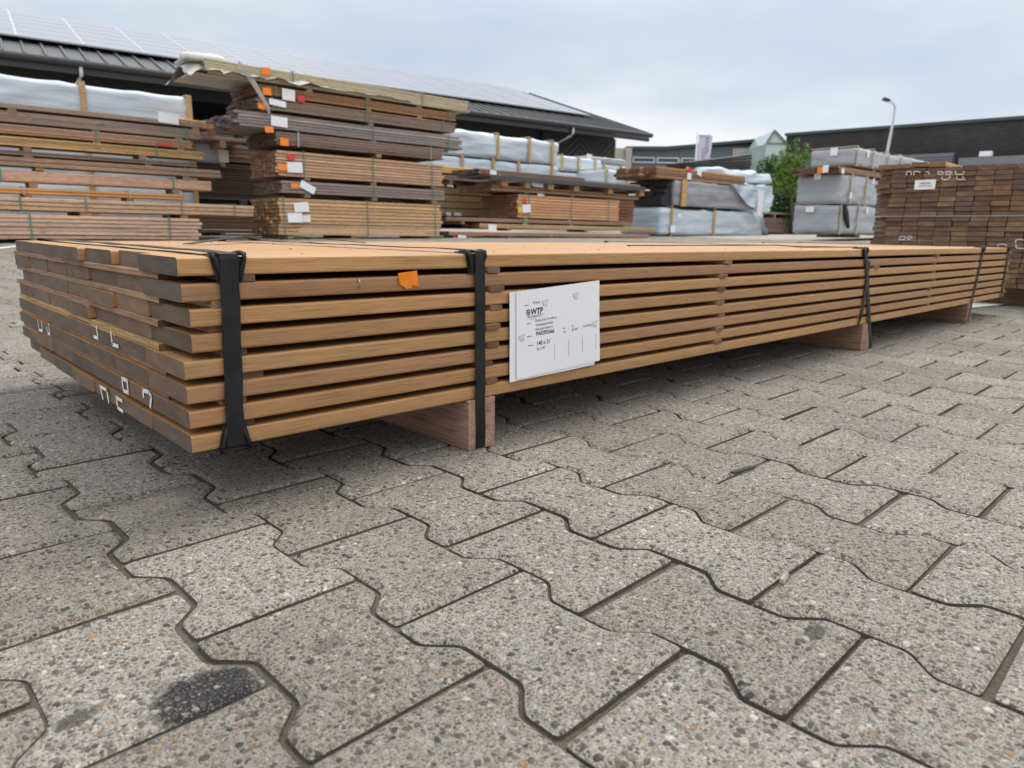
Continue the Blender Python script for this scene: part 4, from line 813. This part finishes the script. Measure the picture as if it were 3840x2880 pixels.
# ------------------------------------------------------------------ the open shed with solar roof
E1, E2 = PZ(0, 192, 4.2), PZ(2435, 502, 4.2)
ax = (E1 - E2).xy.normalized(); AX = Vector((ax.x, ax.y, 0)); NB = Vector((-AX.y, AX.x, 0));
if NB.dot(Vector((0, 1, 0))) < 0: NB = -NB
d = ray(1988, 352); tt = AX.dot(E2 - CAM) / AX.dot(d); RE = CAM + d * tt
bdep = (RE - E2).dot(NB); brise = RE.z - 4.2
SLEN = 36.0
shed = thing('timber_shed', 'long open black timber shed with solar panels across its dark metal roof', 'shed', (E2.x, E2.y, 0))
shed.matrix_world = Matrix(((AX.x, NB.x, 0, E2.x), (AX.y, NB.y, 0, E2.y), (0, 0, 1, 0), (0, 0, 0, 1)))
# AX x NB may be left handed: keep a proper rotation by flipping the run axis
shed.matrix_world = Matrix(((-AX.x, NB.x, 0, E2.x), (-AX.y, NB.y, 0, E2.y), (0, 0, 1, 0), (0, 0, 0, 1)))
sl_ = brise / bdep; EV = 4.2
def roofz(y): return EV + sl_ * y
b = MB()
b.add([(-SLEN, 0, EV), (0, 0, EV), (0, bdep, EV + brise), (-SLEN, bdep, EV + brise), (-SLEN, 2 * bdep, EV), (0, 2 * bdep, EV)], [(0, 1, 2, 3), (3, 2, 5, 4)])
b.add([(-SLEN, 0, EV - .16), (0, 0, EV - .16), (0, bdep, EV + brise - .16), (-SLEN, bdep, EV + brise - .16), (-SLEN, 2 * bdep, EV - .16), (0, 2 * bdep, EV - .16)], [(3, 2, 1, 0), (4, 5, 2, 3)])
b.add([(0, 0, EV), (0, bdep, EV + brise), (0, bdep, EV + brise - .16), (0, 0, EV - .16), (0, 2 * bdep, EV), (0, 2 * bdep, EV - .16)], [(0, 1, 2, 3), (1, 4, 5, 2)])
b.add([(-SLEN, 0, EV), (0, 0, EV), (0, 0, EV - .16), (-SLEN, 0, EV - .16)], [(0, 1, 2, 3)])
n_ = int(SLEN / .42)
for i in range(n_):                                                       # standing seams
    x = -.05 - i * .42; b.add([(x - .035, -.01, EV + .003), (x + .035, -.01, EV + .003), (x + .02, -.01, EV + .05), (x - .02, -.01, EV + .05), (x - .035, bdep, EV + brise + .003), (x + .035, bdep, EV + brise + .003), (x + .02, bdep, EV + brise + .05), (x - .02, bdep, EV + brise + .05)], [(0, 1, 2, 3), (1, 5, 6, 2), (2, 6, 7, 3), (3, 7, 4, 0)])
b.obj('roof', 'roof_metal', shed)
b = MB(); b.tube([(-SLEN, -.09, EV - .07), (.05, -.09, EV - .07)], .085, 10); b.box(-SLEN, .0, -.012, -.002, EV - .30, EV - .165); b.obj('gutter', 'gutter_metal', shed)
inv = shed.matrix_world.inverted()
def roofpt(u, v):
    o_, dd = inv @ CAM, inv.to_3x3() @ ray(u, v); n = Vector((0, -sl_, 1)); k = (Vector((0, 0, EV)) - o_).dot(n) / dd.dot(n); return o_ + dd * k
pb = [roofpt(764, 246), roofpt(1860, 400), roofpt(2229, 452)]; yb = sum(p.y for p in pb) / 3
ptp = [roofpt(54, 38), roofpt(1000, 185)]; print('shed', bdep, brise, sl_, 'panel bottoms', pb, 'tops', ptp, [roofpt(176, 156).x, roofpt(414, 188).x, roofpt(628, 219).x, roofpt(2229, 452).x])
YT_ = bdep * .985; xr = pb[2].x
cw = abs(roofpt(176, 156).x - roofpt(628, 219).x) / 2
NRW = 6; ncol = 15; rh = (YT_ - yb) / NRW
pm = MB(); s2_ = math.sqrt(1 + sl_ * sl_)
pm.box(.05, cw, .004, rh * s2_ - .004, .0, .035); pme = pm.mesh('solar_panel', 'solar_glass')
fm = MB()
fm.box(0, .048, 0, rh * s2_, 0, .042); fm.box(.05, cw, -.0035, .0035, 0, .038)
fme = fm.mesh('panel_frame', 'panel_frame')
for i in range(ncol):
    for j in range(NRW):
        o = link('solar_panel', pme, shed, (xr - (i + 1) * cw, yb + j * rh, roofz(yb + j * rh) + .12), None, (math.atan(sl_), 0, 0)); f_ = link('panel_frame', fme, o, (0, 0, 0))
# walls: closed back and end, open front on posts, herringbone cladding bay at the right
we = inv @ PZ(2300, 470, 4.0); wi = -1.9; fw = 1.5
xw = None
for q in range(400):
    x = -q * .05; p = shed.matrix_world @ Vector((x, fw, 2.5)); dd = p - CAM; 
    if 1920 + FPX * dd.dot(RT) / dd.dot(FW) < 2300: xw = x; break
xo = None
for q in range(600):
    x = -q * .05; p = shed.matrix_world @ Vector((x, fw, 2.5)); dd = p - CAM
    if 1920 + FPX * dd.dot(RT) / dd.dot(FW) < 2030: xo = x; break
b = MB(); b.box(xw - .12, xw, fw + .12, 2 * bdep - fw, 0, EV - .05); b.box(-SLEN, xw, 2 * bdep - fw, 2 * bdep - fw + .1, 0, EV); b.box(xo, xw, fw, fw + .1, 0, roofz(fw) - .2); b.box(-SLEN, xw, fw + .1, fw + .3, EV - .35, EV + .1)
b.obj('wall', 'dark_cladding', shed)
b = MB(); npn = 4; pw_ = (xw - xo) / npn
for i in range(npn):
    sgn = 1 if i % 2 else -1
    for k in range(16):
        z = .2 + k * .26; xa, xb_ = xo + i * pw_ + .04, xo + (i + 1) * pw_ - .04
        za, zb_ = (z, z + pw_ * .8) if sgn > 0 else (z + pw_ * .8, z)
        if max(za, zb_) < EV - .1: b.bar((xa, fw - .014, za), (xb_, fw - .014, zb_), .022, .05, Vector((0, 0, 1)))
b.obj('cladding_slats', 'lattice', shed)
b = MB(); b.box(xw, xw + .06, fw - .03, fw + .08, 0, EV - .1); o = b.obj('corner_post', 'rough_wood', shed); o.color = (.40, .29, .17, 1)
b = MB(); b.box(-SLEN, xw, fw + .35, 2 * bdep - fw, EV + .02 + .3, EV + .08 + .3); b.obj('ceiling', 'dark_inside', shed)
for q in range(6):
    x = xo - 5.5 * q
    if x > -SLEN: b = MB(); b.box(x - .1, x + .1, fw + .11, fw + .32, 0, EV - .36); b.obj('post', 'dark_cladding', shed)
for (u, v0, v1, du) in ((302, 245, 318, -30), (2150, 470, 520, -70)):
    a_p = inv @ PZ(u, v0, 4.0); xg = None
    dd = inv.to_3x3() @ ray(u, v0); oo = inv @ CAM; k = (-.09 - oo.y) / dd.y; pg = oo + dd * k
    sc = k / FPX; ln_ = (v1 - v0) * sc * .42
    b = MB(); b.tube([(pg.x, -.09, EV - .14), (pg.x, -.09, EV - .14 - ln_), (pg.x - .05, .02, EV - .22 - ln_), (pg.x - .25, fw - .1, EV - .62 - ln_)], .045, 8); b.obj('downpipe', 'zinc_pipe', shed)
# ------------------------------------------------------------------ buildings far behind
def frame_thing(name, label, cat, A, B, group=None):
    d = (B - A); d.z = 0; ang = math.atan2(d.y, d.x); o = thing(name, label, cat, (A.x, A.y, 0), ang, group); return o, d.length
A, B = PZ(2300, 557, 5.6), None
A = PD(2296, 560, 40); B = PD(2866, 523, 40)
far, Lf = frame_thing('office_building', 'low blue-grey industrial building with a window band beyond the flag', 'building', A, B)
def at(u, v): p = PD(u, v, 40); return (p.xy - A.xy).length, p.z
xL, zL = at(2368, 554); xm, zm = at(2499, 554); xe, ze = at(2864, 522); xp, zp0 = at(2749, 556); xq, zq = at(2813, 606); xd, _ = at(2816, 600); zw = at(2500, 590)[1]; zw2 = at(2500, 612)[1]
b = MB(); D_ = 18
def slab(b, x0, x1, z0, z1l, z1r, y0, y1, mi=0): b.add([(x0, y0, z0), (x1, y0, z0), (x1, y1, z0), (x0, y1, z0), (x0, y0, z1l), (x1, y0, z1r), (x1, y1, z1r), (x0, y1, z1l)], [(0, 3, 2, 1), (4, 5, 6, 7), (0, 1, 5, 4), (1, 2, 6, 5), (2, 3, 7, 6), (3, 0, 4, 7)], mi)
b.box(-6, xL - .35, 0, D_, -.2, zL - .03); b.obj('side_block', 'beige_render', far)
b = MB(); b.box(xL - .33, xL, -.25, D_, -.2, zL - .02); b.obj('corner_pier', 'beige_render', far)
b = MB(); slab(b, xL + .003, xm, -.2, zL - .1, zm - .1, .1, D_); slab(b, xm, xe, -.2, zm - .1, ze - .1, .1, D_); b.obj('wall', 'facade_blue_grey', far)
b = MB(); slab(b, xd + .05, xe + .05, -.2, ze - .25, ze - .12, .02, .097); xk = xm + (xe - xm) * .32
b.add([(xk, .04, zm + (ze - zm) * .3 - .12), (xe, .04, ze - .12), (xd, .04, zp0 + .15), (xk, .04, zp0 + .02)], [(0, 1, 2, 3)]); b.obj('gable_cladding', 'dark_cladding', far)
b = MB(); slab(b, xL - .3, xm, zL - .1 + .003, zL + .05, zm + .05, -.2, D_ + .1); 
b.add([(xm, -.2, zm - .09), (xe + .2, -.2, ze - .09), (xe + .2, D_, ze - .09), (xm, D_, zm - .09), (xm, -.2, zm + .05), (xe + .2, -.2, ze + .05), (xe + .2, D_, ze + .05), (xm, D_, zm + .05)], [(0, 3, 2, 1), (4, 5, 6, 7), (0, 1, 5, 4), (1, 2, 6, 5), (2, 3, 7, 6), (3, 0, 4, 7)]); b.obj('roof', 'roof_trim', far)
b = MB(); b.box(xp, xq, .0, .09, zq, zp0); b.obj('beige_panel', 'beige_render', far)
nb = 4
for i in range(nb):
    xa = xL + .1 + (xp - xL - .2) / nb * i; xb_ = xL + .1 + (xp - xL - .2) / nb * (i + 1) - .12
    b = MB(); b.box(xa, xb_, .06, .097, zw2, zw); w_ = b.obj('window', 'facade_window', far)
    b = MB(); e = .06
    b.box(xa, xb_, .02, .058, zw - e, zw); b.box(xa, xb_, .02, .058, zw2, zw2 + e); b.box(xa, xa + e, .02, .058, zw2 + e, zw - e); b.box(xb_ - e, xb_, .02, .058, zw2 + e, zw - e); b.obj('window_frame', 'rail_white', w_)
    b = MB(); b.box(xb_ + .02, xb_ + .10, .03, .097, 0, zL - .2); b.obj('facade_joint', 'corrugated_grey', far)
# glasshouse
P0 = PD(2868, 600, 37); P1 = PD(2935, 600, 37)
gh, lg = frame_thing('glasshouse', 'pitched glass gable roof between the two dark buildings', 'glasshouse', P0, P1)
za = PD(2904, 490, 37).z; zk = PD(2868, 538, 37).z; xa_ = (PD(2904, 490, 37).xy - P0.xy).length
for nm, mt, e in (('glazing', 'glasshouse_glass', 0), ):
    b = MB(); Dg = 9
    b.add([(0, 0, 0), (lg * 1.15, 0, 0), (lg * 1.15, 0, zk), (xa_, 0, za), (0, 0, zk), (0, Dg, 0), (lg * 1.15, Dg, 0), (lg * 1.15, Dg, zk), (xa_, Dg, za), (0, Dg, zk)], [(0, 1, 2, 3, 4), (9, 8, 7, 6, 5), (0, 4, 9, 5), (1, 6, 7, 2), (2, 7, 8, 3), (3, 8, 9, 4)]); b.obj(nm, mt, gh)
b = MB()
for z in [zk * q / 5 for q in range(1, 6)]: b.box(0, lg * 1.15, -.05, -.005, z - .035, z + .035)
b.bar((0, -.03, zk), (xa_, -.03, za), .09, .1); b.bar((xa_, -.03, za), (lg * 1.15, -.03, zk), .09, .1)
for q in range(1, 8): b.bar((xa_ + (lg * 1.15 - xa_) * .01, Dg * q / 8, za + .01), (lg * 1.15, Dg * q / 8, zk + .01), .05, .05)
b.obj('glazing_bars', 'corrugated_grey', gh)
# black hall on the right
A = PZ(2950, 504, 7.4); B = PZ(3860, 438, 7.4); B = A + (B - A) * 1.35
hall, Lh = frame_thing('warehouse', 'long black brick warehouse filling the right skyline', 'warehouse', A, B)
b = MB(); b.box(0, Lh, 0, 20, -.2, 7.3); b.obj('wall', 'black_brick', hall)
b = MB(); b.box(-.1, Lh + .1, -.12, 20.1, 7.302, 7.48); b.obj('roof_edge', 'roof_trim', hall)
hin = (Matrix.Translation((A.x, A.y, 0)) @ Matrix.Rotation(math.atan2(B.y - A.y, B.x - A.x), 4, 'Z')).inverted()
def hp(u, v):
    o_, dd = hin @ CAM, hin.to_3x3() @ ray(u, v); return o_ + dd * ((0 - o_.y) / dd.y)
zc_ = (hp(3000, 603).z + hp(3575, 578).z) / 2; xc = hp(3582, 580).x
b = MB(); b.box(.3, xc, -.6, -.02, 0, zc_); 
for i in range(int((zc_) / .16)): b.box(.3, xc, -.68, -.602, .06 + i * .16, .06 + i * .16 + .08)
b.obj('louvred_annex', 'corrugated_grey', hall)
b = MB(); p = hp(3700, 592); b.box(xc + .4, Lh - 2, -1.2, -.02, p.z - .5, p.z - .05); b.obj('canopy', 'corrugated_grey', hall)
b = MB(); p = hp(3702, 590); b.box(p.x - .32, p.x + .32, -1.0, -.4, p.z - .04, p.z + .26, 0, None, .03); b.obj('roof_box', 'paper', hall)
# flag
p0 = PD(2616, 505, 24); zb_ = PD(2669, 614, 24).z; w_ = (PD(2669, 510, 24).xy - p0.xy).length
fl, _ = frame_thing('flagpole', 'white upright banner flag on a pole beyond the wrapped packs', 'flag', p0, PD(2669, 510, 24))
b = MB(); b.tube([(0, 0, .3), (0, 0, p0.z + .1)], [.05, .03], 8); b.tube([(0, 0, p0.z - .02), (w_ * .95, 0, p0.z - .0)], .02, 6); b.obj('pole', 'rail_white', fl)
def fy(x, z): return .05 * math.sin(x * 5 + z * 2) * (x / w_)
b = MB(); nx, nz = 8, 18; H_ = p0.z - .03 - zb_
for s_ in (0, .008): b.add([(.05 + w_ * i / nx - .10 * (k / nz) * (i / nx), fy(w_ * i / nx, k * .1) + s_, p0.z - .03 - H_ * k / nz) for i in range(nx + 1) for k in range(nz + 1)], [(i * (nz + 1) + k, (i + 1) * (nz + 1) + k, (i + 1) * (nz + 1) + k + 1, i * (nz + 1) + k + 1) for i in range(nx) for k in range(nz)], 0, True)
bn = b.obj('banner', 'flag_cloth', fl)
for mt, cx_, z0, z1, n in (('flag_print', .62, .08, .78, 9), ('flag_print_red', .36, .45, .9, 7)):
    b = MB(); rq = random.Random(4)
    for i in range(n):
        z = p0.z - H_ * (z0 + (z1 - z0) * i / n); hh = H_ * (z1 - z0) / n * .6; x = w_ * cx_ + rq.uniform(-.01, .01)
        b.box(x, x + .10, fy(x, 0) - .065, fy(x, 0) - .06, z - hh, z - hh * .55); b.box(x + (.0 if i % 2 else .07), x + (.03 if i % 2 else .10), fy(x, 0) - .065, fy(x, 0) - .06, z - hh * .5, z)
    b.obj('banner_print', mt, bn)
# street lamp
q0 = PD(3326, 575, 30); q1 = PD(3352, 440, 30); q2 = PD(3357, 402, 30); 
lp = thing('street_lamp', 'tall grey street lamp leaning over the grey wrapped stack', 'street lamp', (q0.x, q0.y, .4))
base = q0 + (q0 - q1) * ((q0.z - .4) / (q1.z - q0.z))
rel = lambda p: p - Vector((q0.x, q0.y, .4))
b = MB(); b.tube([rel(base), rel(q0), rel(q1), rel(q2), rel(PD(3352, 390, 30)), rel(PD(3342, 381, 30)), rel(PD(3330, 376, 30))], [.075, .062, .047, .044, .04, .04, .036], 10); b.obj('pole', 'zinc_pipe', lp)
b = MB(); h0, h1 = rel(PD(3334, 378, 30)), rel(PD(3312, 370, 30)); b.bar(h0, h1, .20, .09); b.obj('lamp_head', 'gutter_metal', lp)
# ------------------------------------------------------------------ shrubs and a fence behind the right stacks
def foliage(parent, clumps, mat, n, size, seed, name='crown'):
    r = random.Random(seed); b = MB(); tot = sum(c[3] ** 2 for c in clumps)
    for (x, y, z, rad) in clumps:
        k = int(n * rad * rad / tot)
        for _ in range(k):
            v = Vector((r.gauss(0, 1), r.gauss(0, 1), r.gauss(0, 1))).normalized() * rad * (r.random() ** .45)
            v += noise.noise_vector(v * 2.5 + Vector((x, y, z))) * rad * .3
            p = Vector((x, y, z)) + v; s_ = size * r.uniform(.6, 1.4)
            d1 = Vector((r.gauss(0, 1), r.gauss(0, 1), r.gauss(0, .7))).normalized(); d2 = d1.cross(Vector((r.gauss(0, 1), r.gauss(0, 1), r.gauss(0, 1)))).normalized()
            b.add([p - d1 * s_, p + d2 * s_ * .45, p + d1 * s_, p - d2 * s_ * .45], [(0, 1, 2, 3)])
    return b.obj(name, mat, parent)
def cl(u, v, dist, rad): p = PD(u, v, dist); return (p.x, p.y, p.z, rad)
bs = PD(2985, 872, 24); hd = thing('shrub', 'dense dark green shrub behind the low brown pack', 'shrub', (bs.x, bs.y, .45))
MI = Matrix.Translation(hd.location).inverted()
cs = [(Vector(c[:3]) - Vector(hd.location), c[3]) for c in (cl(2890, 690, 24, .42), cl(2930, 660, 24.3, .5), cl(2990, 690, 24.2, .55), cl(3040, 700, 24.5, .45), cl(2900, 770, 23.8, .5), cl(2960, 780, 23.8, .6), cl(3030, 790, 24, .55), cl(3080, 760, 24.4, .45), cl(2920, 850, 23.8, .5), cl(2990, 850, 23.8, .5), cl(3060, 850, 24, .5), cl(3100, 820, 24.4, .5), cl(2860, 820, 24.2, .45), cl(2872, 640, 24.5, .36), cl(2905, 615, 24.5, .34), cl(2868, 720, 24.3, .4))]
foliage(hd, [(c.x, c.y, c.z, r_) for c, r_ in cs], 'leaf_deep', 19000, .045, 1)
b = MB()
for dx in (-.5, -.1, .35, .7): b.tube([(dx, 0, 0), (dx * 1.2, .05, .9), (dx * 1.5, 0, 1.8)], [.03, .025, .01], 6)
b.obj('stems', 'bark', hd)
bs = PD(2975, 872, 23.2); tr = thing('young_tree', 'young bright green tree with loose upright shoots above the shrub', 'tree', (bs.x, bs.y, .45))
def rl(u, v, dist=23.2): return PD(u, v, dist) - Vector(tr.location)
b = MB(); tp = [(0, 0, 0), rl(2968, 780), rl(2962, 680)]; b.tube(tp, [.06, .05, .03], 8)
shoots = [(2950, 535), (2988, 525), (3025, 542), (3030, 582), (2905, 610), (2925, 570), (3010, 640), (2895, 660)]
for (u, v) in shoots: b.tube([rl(2964, 740), rl((2962 + u) / 2, (690 + v) / 2 + 10, 23.2), rl(u, v)], [.028, .018, .006], 5)
b.obj('trunk', 'bark', tr)
cs = []
rt = random.Random(8)
for (u, v) in shoots:
    for k in range(7):
        f = .35 + .65 * k / 6; p = rl(2962 + (u - 2962) * f, 700 + (v - 700) * f, 23.2); cs.append((p.x + rt.uniform(-.06, .06), p.y + rt.uniform(-.06, .06), p.z, .20 - .12 * f + rt.uniform(0, .03)))
for (u, v, r_) in ((2940, 660, .28), (2985, 655, .3), (2960, 620, .26), (2910, 700, .3), (3010, 690, .28), (2960, 705, .35)): p = rl(u, v); cs.append((p.x, p.y, p.z, r_))
foliage(tr, cs, 'leaf_bright', 6500, .036, 2)
# small litter on the paving
p = PZ(2940, 2172, 0); b = MB(); th = thing('wood_chip', 'small split wood chip on the paving joint', 'wood chip', (p.x, p.y, .001), R_(15))
b = MB(); b.add([(-.016, -.003, 0), (.014, -.004, 0), (.018, .001, 0), (-.013, .004, 0), (-.015, -.002, .004), (.012, -.002, .005), (.016, .001, .003), (-.013, .003, .005)], [(0, 3, 2, 1), (4, 5, 6, 7), (0, 1, 5, 4), (1, 2, 6, 5), (2, 3, 7, 6), (3, 0, 4, 7)]); o = b.obj('splinter', 'rough_wood', th); o.color = (.36, .29, .22, 1); o.scale = (.8, .8, .8)
p = PZ(2825, 1757, 0); q = PZ(2745, 1783, 0); b = MB(); b.bar((p.x, p.y, .003), (q.x, q.y, .004), .007, .003)
tag(b.obj('plastic_strip', 'gutter_metal'), 'dark plastic strip lying along a paving joint', 'plastic strip')
p = PZ(2435, 1602, 0)
# weeds at the feet of the packs
b = MB(); rw = random.Random(9)
for (u, v, Y) in ((1640, 890, 8.0), (1100, 892, 8.0), (2020, 890, 8.3), (2140, 890, 8.3), (2530, 892, 9.7), (1900, 892, 8.3), (60, 905, 8.6), (700, 896, 8.6)):
    p = PL(u, v, Y)
    for _ in range(60):
        x, y = p.x + rw.gauss(0, .18), p.y + rw.gauss(0, .03); z = g(x, y); h = rw.uniform(.02, .07); a = rw.uniform(0, 6.28)
        b.add([(x - .004, y, z), (x + .004, y, z), (x + math.cos(a) * .025, y + math.sin(a) * .025, z + h)], [(0, 1, 2)])
tag(b.obj('weeds', 'leaf_deep'), 'green weeds sprouting at the feet of the timber packs', 'weeds', kind='stuff')
bpy.context.view_layer.update()
